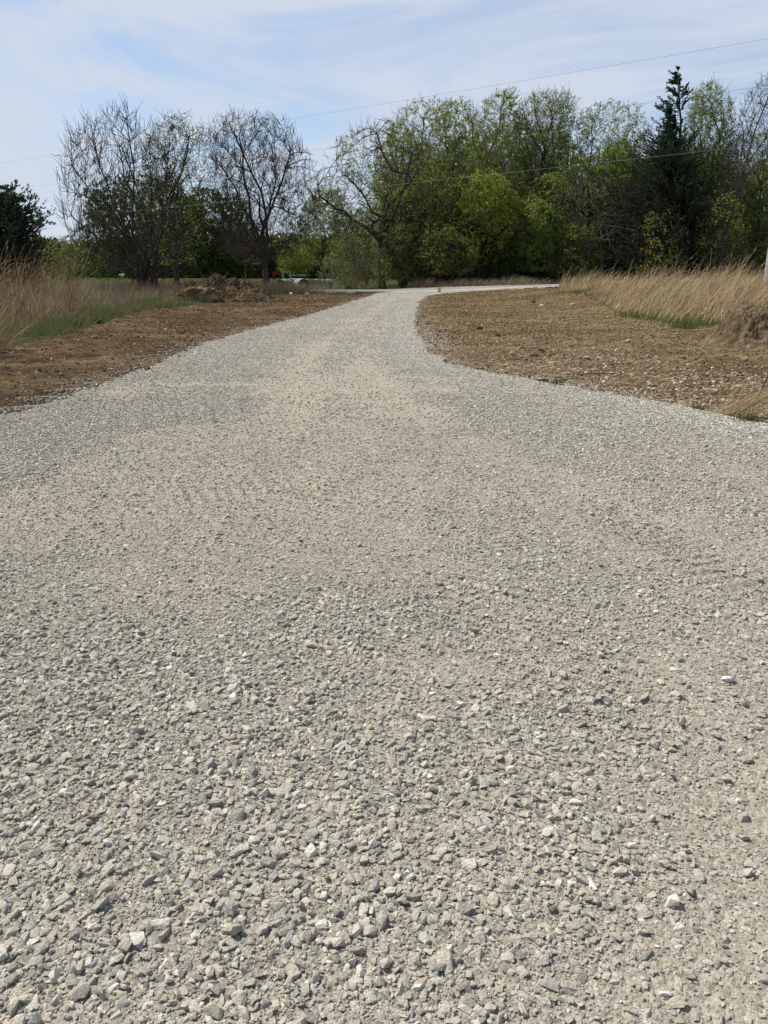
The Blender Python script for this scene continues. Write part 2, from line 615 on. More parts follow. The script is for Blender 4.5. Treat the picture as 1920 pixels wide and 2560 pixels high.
# ------------------------------------------------------------------ the ground: one continuous surface split by what covers it
LEFT_EDGE = [(0, 1047), (60, 1034), (116, 1018), (231, 978), (300, 950), (382, 920), (486, 874), (602, 835), (741, 798), (856, 764), (915, 744), (943, 733)]
RIGHT_EDGE = [(1365, 719), (1220, 727), (1120, 733), (1076, 739), (1052, 750), (1040, 775), (1036, 800), (1041, 833), (1070, 879), (1134, 920), (1250, 943),
              (1388, 966), (1539, 995), (1678, 1018), (1805, 1047), (1920, 1070)]
ROAD_UP = [(-200, 724), (300, 727), (560, 729.5), (744, 728), (900, 724), (1010, 722), (1200, 717), (1365, 712.5), (1480, 710)]
ROAD_LOW = [(-200, 729), (300, 732), (560, 735), (744, 733), (900, 731.5), (1010, 730), (1200, 724), (1365, 718), (1480, 715)]
le = [gp(*q) for q in LEFT_EDGE]
re_ = [gp(*q) for q in RIGHT_EDGE]
ru = [gp(*q) for q in ROAD_UP]
rl = [gp(*q) for q in ROAD_LOW]
DRIVE = [(-14, -8), (-14, 5.6), (-8, 6.6)] + le + [rl[5]] + [rl[6], rl[7]] + re_ + [(7, 6.4), (14, 5.4), (14, -8)]
ROAD = ru + [(ru[-1][0] + 60, ru[-1][1] + 9), (rl[-1][0] + 60, rl[-1][1] + 7)] + rl[::-1]
DL = [gp(*q) for q in [(0, 872), (70, 862), (150, 842), (215, 822), (290, 797), (360, 780), (430, 770), (520, 762), (600, 752), (690, 744), (745, 741), (800, 737), (900, 733.5), (943, 733)]]
DIRT_L = [(-8, 6.4)] + le + DL[::-1] + [(-20, 17), (-20, 9)]
DR = [gp(*q) for q in [(1365, 720), (1430, 724), (1470, 742), (1520, 775), (1600, 800), (1700, 812), (1800, 822), (1920, 832)]]
DIRT_R = re_ + [(7, 6.3), (20, 8.5), (24, 20)] + DR[::-1]
EDGES = re_[::-1]
TRACK_A = [gp(*q) for q in [(1900, 2100), (1500, 1720), (1160, 1500), (930, 1370), (760, 1230), (690, 1100), (720, 960), (790, 870), (900, 800), (980, 745)]]
TRACK_B = [gp(*q) for q in [(1920, 1500), (1500, 1290), (1240, 1150), (1080, 1080), (960, 1000), (900, 930), (900, 870), (960, 820), (1015, 770)]]
TRACK_C = [gp(*q) for q in [(-200, 1330), (300, 1290), (620, 1230), (760, 1160), (820, 1080)]]


def cover(x, y):
    """0 pasture, 1 driveway, 2 road, 3 left bare soil, 4 right bare soil"""
    w = 0.006 * np.clip(y, 3, 60)
    nx = fbm(x, y, 1.6, 31, 4) * (0.10 + w) * 2
    ny = fbm(x, y, 1.6, 57, 4) * (0.12 + w) * 2
    x2, y2 = x + nx, y + ny
    c = np.zeros(np.shape(x), int)
    c[inpoly(x2, y2 + ny * 3, DIRT_L)] = 3
    c[inpoly(x2, y2 + ny * 3, DIRT_R)] = 4
    c[inpoly(x + 0.8 * nx, y + 0.8 * ny, DRIVE)] = 1
    c[inpoly(x, y, ROAD)] = 2
    return c


FINE_SPOTS = {}


def fines_at(x, y):
    f = 0.36 + 0.95 * fbm(x, y, 0.55, 91, 4) + 0.55 * fbm(x, y, 2.4, 95, 3)
    for tr, wd, a in ((TRACK_A, 0.38, 0.42), (TRACK_B, 0.34, 0.38), (TRACK_C, 0.42, 0.20)):
        d = polydist(x, y, tr)
        f = f + a * np.exp(-(d / wd) ** 2) * (0.55 + 0.9 * vnoise(np.asarray(x) * 1.3, np.asarray(y) * 1.3, 5))
    for px, py, sx, sy, a in ((640, 1180, 1.1, 1.6, 0.30), (250, 1330, 1.0, 0.7, 0.26), (520, 1460, 0.7, 0.6, 0.30), (930, 1430, 0.8, 0.5, 0.30), (1000, 1700, 0.4, 0.3, 0.25), (820, 950, 1.6, 2.5, 0.22),
                              (1700, 1180, 1.0, 1.0, 0.25), (1150, 2250, 0.22, 0.25, 0.28), (600, 2050, 0.25, 0.2, 0.15), (1750, 2450, 0.2, 0.2, 0.25),
                              (250, 1900, 0.8, 0.9, -0.5), (400, 2350, 0.8, 0.5, -0.5), (1450, 1500, 0.9, 0.7, -0.28), (1500, 1150, 1.2, 1.0, -0.20), (1600, 1900, 0.6, 0.5, -0.30), (60, 1450, 0.4, 0.4, -0.3)):
        qx, qy = FINE_SPOTS.setdefault((px, py), gp(px, py))
        f = f + a * np.exp(-((np.asarray(x) - qx) / sx) ** 2 - ((np.asarray(y) - qy) / sy) ** 2)
    f = f - 0.35 * np.exp(-(polydist(x, y, EDGES) / 0.7) ** 2) - 0.22 * np.exp(-(polydist(x, y, le) / 0.5) ** 2)
    return np.clip(f, 0, 1) * (0.86 - 0.28 * smooth((np.asarray(y) - 7) / 12))


def height(x, y, c):
    z = terrain(x, y)
    drive = c == 1
    dl = c == 3
    dr = c == 4
    z = z + np.where(drive, 0.035 + 0.03 * fbm(x, y, 0.5, 3, 3) + 0.022 * fbm(x, y, 3.0, 8, 3) * np.clip(1.2 - y / 30, 0, 1), 0)
    rip = 0
    for tr, wd, ang, wl in ((TRACK_A, 0.27, 0.5, 0.10), (TRACK_B, 0.24, -0.35, 0.10), (TRACK_C, 0.26, 1.2, 0.10)):
        d = polydist(x, y, tr)
        brk = smooth((vnoise(np.asarray(x) * 0.9, np.asarray(y) * 0.9, 77) - 0.45) / 0.2)
        rip = rip + 0.011 * np.sin((np.asarray(y) * math.cos(ang) + np.asarray(x) * math.sin(ang)) * 2 * math.pi / wl + 3 * vnoise(np.asarray(x) * 2, np.asarray(y) * 2, 41)) * np.exp(-(d / wd) ** 4) * brk
        rip = rip - 0.014 * np.exp(-(d / wd) ** 2)
    z = z + np.where(drive, rip, 0)
    furrow = 0.038 * np.sin((np.asarray(x) * 0.42 - np.asarray(y) * 0.9) * 2 * math.pi / 0.55 + 5 * fbm(x, y, 0.4, 12, 3))
    z = z + np.where(dl, 0.16 * fbm(x, y, 0.35, 21, 4) + 0.10 * fbm(x, y, 2.1, 25, 4, 0.6) + furrow, 0)
    z = z + np.where(dr, 0.14 * fbm(x, y, 0.45, 28, 4) + 0.12 * fbm(x, y, 2.4, 33, 4, 0.6), 0)
    z = z + np.where(c == 0, 0.12 * fbm(x, y, 0.5, 61, 4), 0)
    z = z + np.where(c == 2, 0.05, 0)
    return z


def build_ground():
    # rows grow with distance, columns fan out in front; beyond the fan the same sheet goes on in coarse steps
    r = [0.35]
    while r[-1] < 150:
        r.append(r[-1] * (1.0065 if r[-1] < 20 else 1.008 if r[-1] < 110 else 1.03))
    while r[-1] < 1800:
        r.append(r[-1] * 1.12)
    r = np.array([0.02] + r)
    a_in = np.linspace(-36, 36, 481)
    a_out = np.concatenate([np.linspace(-180, -37, 60), a_in, np.linspace(37, 180, 60)])
    a = np.radians(a_out)
    X = r[:, None] * np.sin(a)[None]
    Y = r[:, None] * np.cos(a)[None]
    C = cover(X.ravel(), Y.ravel())
    Z = height(X.ravel(), Y.ravel(), C)
    V = np.stack([X.ravel(), Y.ravel(), Z], 1)
    nr, na = X.shape
    i = (np.arange(nr - 1) * na)[:, None]
    j = np.arange(na - 1)[None]
    Fq = np.stack([i + j, i + j + na, i + j + na + 1, i + j + 1], -1).reshape(-1, 4)
    cen = V[Fq].mean(1)
    fc = cover(cen[:, 0], cen[:, 1])
    fin = fines_at(V[:, 0], V[:, 1])
    rd = np.minimum(polydist(V[:, 0], V[:, 1], ru), polydist(V[:, 0], V[:, 1], rl))
    fin = np.where(C == 2, np.clip(1.4 - rd / 1.3, 0, 1), fin)
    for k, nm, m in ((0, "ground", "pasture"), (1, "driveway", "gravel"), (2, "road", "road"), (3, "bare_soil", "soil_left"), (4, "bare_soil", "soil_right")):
        sel = Fq[fc == k]
        used, inv = np.unique(sel, return_inverse=True)
        me = raw_mesh(nm, V[used], [inv.reshape(-1, 4)], [M[m]], None, True)
        at_ = me.attributes.new("fines", 'FLOAT', 'POINT')
        at_.data.foreach_set("value", fin[used].astype(np.float32))
        o = link(bpy.data.objects.new(nm, me))
        o["kind"] = "structure"


build_ground()


def gz(x, y):
    x = np.atleast_1d(np.asarray(x, float))
    y = np.atleast_1d(np.asarray(y, float))
    return height(x, y, cover(x, y))


# ------------------------------------------------------------------ loose stones
def hull_mesh(name, rng, ratio, n, material):
    bm = bmesh.new()
    p = rng.normal(size=(n, 3))
    p /= np.linalg.norm(p, axis=1, keepdims=True)
    p = np.sign(p) * np.abs(p) ** 0.72
    p *= rng.uniform(0.8, 1.05, (n, 1)) * np.asarray(ratio) * 0.5
    for q in p:
        bm.verts.new(q)
    r = bmesh.ops.convex_hull(bm, input=bm.verts)
    bmesh.ops.delete(bm, geom=[e for e in r["geom_interior"] if isinstance(e, bmesh.types.BMVert)], context='VERTS')
    me = bpy.data.meshes.new(name)
    bm.to_mesh(me)
    bm.free()
    me.materials.append(material)
    return me


def stone_protos(tagname, material, count=14, seed=3):
    rng = np.random.default_rng(seed)
    c = bpy.data.collections.new(tagname)
    for k in range(count):
        ratio = (1.15, rng.uniform(0.65, 0.95), rng.uniform(0.42, 0.72))
        me = hull_mesh(tagname, rng, ratio, int(rng.integers(13, 22)), material)
        c.objects.link(bpy.data.objects.new(tagname, me))
    return c


def scatter(name, P, S, Rz, T, protos, label):
    """one stuff object whose points carry stones"""
    n = len(P)
    me = bpy.data.meshes.new(name)
    me.vertices.add(n)
    me.vertices.foreach_set("co", np.ascontiguousarray(P, np.float32).ravel())
    a = me.attributes.new("scl", 'FLOAT_VECTOR', 'POINT')
    a.data.foreach_set("vector", np.ascontiguousarray(S, np.float32).ravel())
    a = me.attributes.new("rot", 'FLOAT_VECTOR', 'POINT')
    a.data.foreach_set("vector", np.ascontiguousarray(np.stack([T[:, 0], T[:, 1], Rz], 1), np.float32).ravel())
    a = me.attributes.new("idx", 'INT', 'POINT')
    a.data.foreach_set("value", RNG.integers(0, len(protos.objects), n).astype(np.int32))
    o = link(bpy.data.objects.new(name, me))
    tag(o, label, name.replace("_", " "), None, "stuff")
    ng = bpy.data.node_groups.new(name, "GeometryNodeTree")
    ng.interface.new_socket("Geometry", in_out='INPUT', socket_type='NodeSocketGeometry')
    ng.interface.new_socket("Geometry", in_out='OUTPUT', socket_type='NodeSocketGeometry')
    gi = ng.nodes.new("NodeGroupInput")
    go = ng.nodes.new("NodeGroupOutput")
    ip = ng.nodes.new("GeometryNodeInstanceOnPoints")
    ci = ng.nodes.new("GeometryNodeCollectionInfo")
    ci.inputs["Collection"].default_value = protos
    ci.inputs["Separate Children"].default_value = True
    ci.inputs["Reset Children"].default_value = True
    ip.inputs["Pick Instance"].default_value = True

    def named(nm, dt):
        q = ng.nodes.new("GeometryNodeInputNamedAttribute")
        q.data_type = dt
        q.inputs["Name"].default_value = nm
        return q.outputs["Attribute"]
    er = ng.nodes.new("FunctionNodeEulerToRotation")
    ng.links.new(named("rot", 'FLOAT_VECTOR'), er.inputs[0])
    ng.links.new(gi.outputs[0], ip.inputs["Points"])
    ng.links.new(ci.outputs[0], ip.inputs["Instance"])
    ng.links.new(named("idx", 'INT'), ip.inputs["Instance Index"])
    ng.links.new(er.outputs[0], ip.inputs["Rotation"])
    ng.links.new(named("scl", 'FLOAT_VECTOR'), ip.inputs["Scale"])
    ng.links.new(ip.outputs[0], go.inputs[0])
    md = o.modifiers.new("stones", 'NODES')
    md.node_group = ng
    return o


def sample_fan(density, d0, d1, rng, half=0.62, extra=1.5):
    """random ground points of the fan the photograph could see, density per square metre"""
    area = half * (d1 ** 2 - d0 ** 2) + 2 * extra * (d1 - d0)
    n = int(area * density * 1.15)
    out = []
    y = rng.uniform(d0, d1, n * 2)
    w = half * y + extra
    keep = rng.uniform(0, half * d1 + extra, n * 2) < w
    y = y[keep][:n]
    x = rng.uniform(-1, 1, len(y)) * (half * y + extra)
    return x, y


def stones():
    rng = np.random.default_rng(11)
    grey = stone_protos("stone", M["stone"], 16, 3)
    pale = stone_protos("pale_stone", M["pale_stone"], 8, 5)
    sets = []
    for s0, s1, dens, d0, d1 in ((0.034, 0.053, 170, 0.8, 3.6), (0.026, 0.042, 270, 0.8, 11), (0.018, 0.031, 1700, 0.8, 12), (0.009, 0.018, 4600, 0.8, 9.5), (0.004, 0.010, 14000, 0.8, 5.6),
                                 (0.022, 0.038, 700, 8, 24), (0.012, 0.022, 1100, 6.5, 15), (0.028, 0.050, 210, 17, 52), (0.03, 0.06, 40, 42, 72)):
        x, y = sample_fan(dens, d0, d1, rng)
        c = cover(x, y)
        f = fines_at(x, y)
        big = s1 > 0.02
        fade = smooth((d1 - y) / (0.34 * (d1 - d0))) * (smooth((y - d0) / (0.3 * d0)) if d0 > 2 else 1)
        keep = (c == 1) & (rng.uniform(0, 1, len(x)) < np.clip(1.12 - f * (2.1 if big else 1.25), 0.13 if big else 0.5, 1) * fade)
        # stones kicked over the edge on to the soil
        de = np.minimum(polydist(x, y, le), polydist(x, y, EDGES))
        keep |= ((c == 3) | (c == 4)) & (rng.uniform(0, 1, len(x)) < 0.85 * np.exp(-de / (0.14 + 0.25 * vnoise(x * 0.7, y * 0.7, 88))))
        x, y = x[keep], y[keep]
        s = s0 + (s1 - s0) * rng.beta(1.3, 2.4, len(x))
        sets.append((x, y, s))
    x = np.concatenate([q[0] for q in sets])
    y = np.concatenate([q[1] for q in sets])
    s = np.concatenate([q[2] for q in sets])
    c = cover(x, y)
    z = height(x, y, c)
    z = z + s * rng.uniform(-0.06, 0.26, len(x))
    S = s[:, None] * rng.uniform(0.8, 1.2, (len(x), 3))
    T = rng.normal(0, 0.42, (len(x), 2))
    P = np.stack([x, y, z], 1)
    rz = rng.uniform(0, 2 * math.pi, len(x))
    # whiter loose stones pile along the edges of the drive
    de = polydist(x, y, EDGES)
    pw = (rng.uniform(0, 1, len(x)) < 0.07 + 0.5 * np.exp(-(de / 0.8) ** 2) + 0.25 * smooth((y - 7) / 12))
    scatter("gravel", P[~pw], S[~pw], rz[~pw], T[~pw], grey, "grey crushed limestone gravel spread loose over the driveway")
    scatter("gravel", P[pw], S[pw], rz[pw], T[pw], pale, "paler limestone chips thickest along the driveway edges")
    print("stones", len(x))
    # soil crumbs and rubble on the bare soil
    clod = stone_protos("clod", M["clod"], 8, 9)
    rub = stone_protos("rubble", M["rubble"], 8, 13)
    x, y = sample_fan(110, 5, 62, rng)
    c = cover(x, y)
    k = (c >= 3) & (rng.uniform(0, 1, len(x)) < np.where(c == 4, 1.0, 0.55) * (0.25 + 1.1 * vnoise(x * 1.2, y * 1.2, 3)))
    x, y, c = x[k], y[k], c[k]
    s = 0.014 + 0.085 * rng.beta(0.9, 5.5, len(x)) + 0.0006 * y
    z = height(x, y, c) + s * rng.uniform(-0.1, 0.2, len(x))
    scatter("soil_crumbs", np.stack([x, y, z], 1), s[:, None] * rng.uniform(0.8, 1.2, (len(x), 3)), rng.uniform(0, 6.3, len(x)), rng.normal(0, 0.5, (len(x), 2)), clod,
            "brown soil crumbs and clods scattered over the bare verges")
    x, y = sample_fan(260, 6, 30, rng)
    c = cover(x, y)
    dens = np.where(c == 4, np.clip(1.1 - polydist(x, y, re_[8:]) / 4.5, 0.02, 1) * smooth((x - 1.2) / 3.0) + 0.02, 0.05)
    k = (c >= 3) & (rng.uniform(0, 1, len(x)) < dens * (0.2 + 1.2 * vnoise(x * 1.6, y * 1.6, 43)))
    x, y, c = x[k], y[k], c[k]
    s = 0.022 + 0.085 * rng.beta(1.1, 4.5, len(x))
    z = height(x, y, c) + s * rng.uniform(-0.1, 0.22, len(x))
    scatter("rubble", np.stack([x, y, z], 1), s[:, None] * rng.uniform(0.8, 1.2, (len(x), 3)), rng.uniform(0, 6.3, len(x)), rng.normal(0, 0.4, (len(x), 2)), rub,
            "buff stony rubble mixed into the soil right of the driveway")


stones()


# ------------------------------------------------------------------ trees
def nrm(d):
    return d / (np.linalg.norm(d, axis=-1, keepdims=True) + 1e-9)


def grow(P0, D0, L, R0, R1, ns, jit, up, rng, wind=0.0):
    N = len(P0)
    P = np.empty((N, ns + 1, 3))
    P[:, 0] = P0
    d = nrm(D0)
    st = (L / ns)[:, None]
    for i in range(ns):
        d = d + rng.normal(0, jit, (N, 3))
        d[:, 2] += up
        d[:, 0] += wind
        d = nrm(d)
        P[:, i + 1] = P[:, i] + d * st
    t = np.linspace(0, 1, ns + 1)[None]
    R = R0[:, None] * (1 - t) + R1[:, None] * t
    return P, R


def spawn(P, R, L, n, t0, t1, ang, asd, lr, rr, rng, taper=0.5):
    N, K = P.shape[:2]
    idx = np.repeat(np.arange(N), n)
    t = np.tile((np.arange(n) + 0.5) / n, N) + rng.uniform(-0.5, 0.5, N * n) / n
    t = t0 + (t1 - t0) * t
    g = np.clip(t * (K - 1), 0, K - 1.001)
    k = g.astype(int)
    f = (g - k)[:, None]
    a, b = P[idx, k], P[idx, k + 1]
    pos = a * (1 - f) + b * f
    d = nrm(b - a)
    q = rng.normal(size=d.shape)
    q = nrm(q - d * (q * d).sum(1, keepdims=True))
    th = (ang + rng.normal(0, asd, len(t)))[:, None]
    D = d * np.cos(th) + q * np.sin(th)
    LL = L[idx] * lr * (1 - taper * t) * rng.uniform(0.65, 1.25, len(t))
    r = (R[idx, k] * (1 - f[:, 0]) + R[idx, k + 1] * f[:, 0]) * rr
    return pos, D, LL, r


STYLES = {
    # trunk: share of the height, stems: stems from the base, k: limbs / branches / branchlets / twigs, g: upsweep, jit: crookedness, lv: leaves per twig, ls: leaf size
    "fan":     dict(trunk=0.03, k=(20, 85, 460, 1500), g=1.5, jit=0.03, n5=2, lv=0, ls=0.1, tw=0.75, lift=0.55, shoot=0.07),
    "round":   dict(trunk=0.17, k=(9, 70, 600, 3600), g=0.9, jit=0.045, n5=3, lv=0, ls=0.1, tw=0.9, lift=0.3, shoot=0.045),
    "gnarl":   dict(trunk=0.46, k=(9, 48, 300, 900), g=0.25, jit=0.10, n5=2, lv=1, ls=0.14, lift=0.15),
    "oak":     dict(trunk=0.30, k=(9, 70, 460, 2200), g=0.25, jit=0.10, n5=2, lv=3, ls=0.15, lift=0.15),
    "upright": dict(trunk=0.36, k=(9, 66, 460, 2100), g=0.8, jit=0.055, n5=2, lv=5, ls=0.16, lift=0.25, shoot=0.032),
    "sparse":  dict(trunk=0.36, k=(9, 64, 430, 2100), g=1.0, jit=0.05, n5=2, lv=3, ls=0.15, lift=0.3, shoot=0.04),
    "bush":    dict(trunk=0.04, k=(9, 50, 260, 900), g=0.6, jit=0.07, n5=1, lv=6, ls=0.16, lift=0.2),
    "brush":   dict(trunk=0.02, k=(40, 150, 500, 1300), g=2.2, jit=0.025, n5=1, lv=2, ls=0.12, lump=0.9, tw=0.7, lift=0.6, shoot=0.08),
    "mass":    dict(trunk=0.30, k=(10, 70, 420, 1700), g=0.5, jit=0.065, n5=2, lv=6, ls=0.18, lift=0.15),
}


def bez(A, TA, B, ns, rng, jit, pull=0.45, tw=0.62):
    """curved branches from A (leaving along TA) to B"""
    v = B - A
    L = np.linalg.norm(v, axis=1)
    d = v / (L[:, None] + 1e-9)
    c = A + (L * pull)[:, None] * nrm(tw * TA + (1 - tw) * d + rng.normal(0, 0.12, A.shape))
    t = np.linspace(0, 1, ns + 1)[None, :, None]
    P = (1 - t) ** 2 * A[:, None] + 2 * t * (1 - t) * c[:, None] + t ** 2 * B[:, None]
    n = rng.normal(0, 1, P.shape)
    n = np.cumsum(n, 1) - n * 0.5
    n = n - n[:, :1] * (1 - t) - n[:, -1:] * t
    w = np.sin(np.pi * t) ** 0.6
    P = P + n * w * (jit * L)[:, None, None] * 0.8
    return P, L


def attach(T_, cand, tang, rad, g, zmin):
    out = np.zeros(len(T_), int)
    cand32 = cand.astype(np.float32)
    pen = np.where(cand[:, 2] < zmin, 1e3, 0).astype(np.float32)
    for s0 in range(0, len(T_), 400):
        v = T_[s0:s0 + 400, None].astype(np.float32) - cand32[None]
        dist = np.sqrt((v * v).sum(2)) + 1e-4
        cost = dist * (1 + g * (1 - v[:, :, 2] / dist)) + pen[None]
        out[s0:s0 + 400] = cost.argmin(1)
    return out


def tree_geometry(style, env, H, seed, leafscale=1.0, girth=1.0, extra=None, twig=0.010):
    """env: rows (z, x left, x right) of the crown's outline, about a trunk standing at the origin"""
    s = dict(STYLES[style])
    if extra:
        s.update(extra)
    rng = np.random.default_rng(seed)
    env = np.array(sorted(env))
    ez, el, er = env[:, 0], env[:, 1], env[:, 2]
    half = 0.5 * (er - el)

    def sample(n, shell):
        zz = np.linspace(ez[0], ez[-1], 60)
        hw = np.interp(zz, ez, half)
        cdf = np.cumsum(hw ** 1.3 + 0.02)
        z = np.interp(rng.uniform(0, cdf[-1], n), cdf, zz)
        r = rng.uniform(0, 1, n) ** shell
        a = rng.uniform(0, 2 * math.pi, n)
        lump = 1 + s.get("lump", 0.55) * fbm(np.cos(a) * 1.5 + seed, np.sin(a) * 1.5 + z * 0.42, 1.0, seed, 3) * 2 * r
        hw = np.interp(z, ez, half) * lump
        cx_ = np.interp(z, ez, 0.5 * (el + er))
        dep = np.minimum(hw * 0.95, np.max(half) * 0.9)
        return np.stack([cx_ + np.cos(a) * r * hw, np.sin(a) * r * dep, z + rng.normal(0, 0.01 * H, n)], 1)

    ctr = np.array([np.interp(0.5 * (ez[0] + ez[-1]), ez, 0.5 * (el + er)), 0, 0.5 * (ez[0] + ez[-1])])
    r0 = 0.0165 * H * girth
    zt = s["trunk"] * H
    nt = 8
    tt = np.linspace(0, 1, nt + 1)
    trunk = np.stack([ctr[0] * 0.75 * (zt / max(ctr[2], 1)) * tt ** 1.3, np.zeros(nt + 1), zt * tt], 1)
    trunk[1:, :2] += np.cumsum(rng.normal(0, 0.012 * zt, (nt, 2)), 0)
    tr = r0 * (1 - 0.45 * tt)
    tr[0] *= 1.45
    tr[1] *= 1.1
    T, Cc = Builder(), Builder()
    if s["trunk"] > 0.05:
        T.tubes(trunk[None], tr[None], 10)
    cand = trunk.copy()
    tang = np.tile([0, 0, 1.0], (nt + 1, 1))
    rad = tr.copy()
    zmin = 0.55 * zt if s["trunk"] > 0.05 else 0
    last = None
    for lev, k in enumerate(s["k"]):
        pts = sample(k, (0.42, 0.45, 0.42, 0.36)[lev])
        if lev == 0:
            # spread the limbs
            many = sample(k * 12, 0.4)
            sel = [0]
            dd = np.linalg.norm(many - many[0], axis=1)
            for _ in range(k - 1):
                sel.append(int(dd.argmax()))
                dd = np.minimum(dd, np.linalg.norm(many - many[sel[-1]], axis=1))
            pts = ctr + (many[sel] - ctr) * rng.uniform(0.72, 0.95, (k, 1))
        elif lev == 3:
            pts[:, 0] += s.get("wind", 0.0) * (pts[:, 2] / H) ** 2
        idx = attach(pts, cand, tang, rad, s["g"], zmin)
        A, TA, RA = cand[idx], tang[idx], rad[idx]
        if lev == 0 and s["trunk"] <= 0.05:
            a = rng.uniform(0, 6.28, k)
            q = r0 * 1.2 * np.sqrt(rng.uniform(0.05, 1, k)) * (1 + 0.06 * k)
            A = np.stack([np.cos(a) * q, np.sin(a) * q, np.full(k, -0.05)], 1)
            TA = nrm(np.stack([np.cos(a) * 0.35, np.sin(a) * 0.35, np.ones(k)], 1))
            RA = np.full(k, r0 * 1.5 / math.sqrt(k) * 1.3)
        ns = (9, 6, 4, 3)[lev]
        P, L = bez(A, TA, pts, ns, rng, s["jit"] * (1, 1, 1, 0.5)[lev], 0.42, (0.6, 0.5, 0.42, 0.3)[lev] * s.get("tw", 1.0))
        P[..., 2] = np.maximum(P[..., 2], 0.02) if lev else P[..., 2]
        rs = np.minimum(RA * (0.78, 0.72, 0.7, 0.7)[lev], (0.030, 0.019, 0.016, 0.012)[lev] * L * girth + 0.004)
        rs = np.maximum(rs, twig * (2.4, 1.7, 1.25, 1.0)[lev])
        t = np.linspace(0, 1, ns + 1)[None]
        R = rs[:, None] * (1 - t * (0.62, 0.6, 0.5, 0.35)[lev])
        (T if lev < 2 else Cc).tubes(P, R, (7, 5, 4, 3)[lev])
        tg = np.empty_like(P)
        tg[:, :-1] = P[:, 1:] - P[:, :-1]
        tg[:, -1] = tg[:, -2]
        tg = nrm(tg)
        if lev < 3:
            cand = np.concatenate([cand, P[:, 1:].reshape(-1, 3)])
            tang = np.concatenate([tang, tg[:, 1:].reshape(-1, 3)])
            rad = np.concatenate([rad, R[:, 1:].ravel()])
        last = (P, R, L)
    src = last[0]
    if s["n5"]:
        q = spawn(last[0], last[1], np.clip(last[2], 0.3, 0.05 * H + 0.4), s["n5"], 0.25, 0.95, 0.48, 0.16, 0.55, 0.8, rng, 0.3)
        # and the season's shoots, running on past the tip of every twig
        tip = last[0][:, -1]
        dr = nrm(nrm(last[0][:, -1] - last[0][:, -2]) + [s.get("wind", 0.0) * 0.4, 0, s.get("lift", 0.35)])
        sl = s.get("shoot", 0.045) * H * rng.uniform(0.3, 1.2, len(tip))
        P6, R6 = grow(tip, dr, sl, np.full(len(tip), twig), np.full(len(tip), twig * 0.6), 3, 0.05, 0.05, rng, 0.0)
        Cc.tubes(P6, R6, 3)
        P5, R5 = grow(q[0], q[1], q[2], np.full(len(q[2]), twig * 0.9), np.full(len(q[2]), twig * 0.6), 2, 0.06, 0.08, rng, 0.02)
        Cc.tubes(P5, R5, 3)
        src5 = np.concatenate([P5, P6[:, :3]])
    if s["lv"]:
        def along(Q, m, lo):
            idx = np.repeat(np.arange(len(Q)), m)
            g = rng.uniform(lo, 1.0, len(idx)) * (Q.shape[1] - 1)
            kk = np.minimum(g.astype(int), Q.shape[1] - 2)
            f = (g - kk)[:, None]
            return Q[idx, kk] * (1 - f) + Q[idx, kk + 1] * f
        c = along(src, s["lv"], 0.35)
        if s["n5"]:
            c = np.concatenate([c, along(src5, max(1, s["lv"] // 2), 0.3)])
        # bare patches and full clumps, as in a tree just coming into leaf
        dens = fbm(c[:, 0] + c[:, 2] * 0.7, c[:, 1] + c[:, 2] * 0.5, 0.5, seed, 3) + 0.5
        keep = rng.uniform(0, 1, len(c)) < np.clip((dens - 0.30) * 3.4, 0.10, 1)
        c = c[keep]
        c = c + rng.normal(0, s["ls"] * 0.5, c.shape)
        c[:, 2] = np.maximum(c[:, 2], 0.05)
        Cc.leaves(c, s["ls"] * leafscale, rng, 1, 0.6)
    return T, Cc


N_FACES = 0


def outline_at(outline, base_px, d):
    x0, _, _ = at(base_px, 700, d)
    z0 = float(terrain(x0, d))
    env = []
    for row, l, r in outline:
        xl, _, z = at(l, row, d)
        xr, _, _ = at(r, row, d)
        env.append((max(0.1, z - z0), xl - x0, xr - x0))
    return x0, z0, env


def plant(name, label, cat, base_px, d, outline, style, leaf, seed, bark="bark_grey", group=None, leafscale=1.0, girth=1.0, extra=None, twig=0.010):
    x0, z0, env = outline_at(outline, base_px, d)
    H = max(q[0] for q in env)
    T, Cc = tree_geometry(style, env, H, seed, leafscale, girth, extra, twig)
    e = empty(name, (x0, d, z0 - 0.03))
    tag(e, label, cat, group)
    low = style in ("bush", "brush")
    T.build("stems" if low else "trunk", [M[bark]], e, True)
    Cc.build("foliage" if low else "crown", [M[bark], M[leaf or "leaf_dull"]], e)
    global N_FACES
    N_FACES += sum(len(q) for q in Cc.f)
    return e


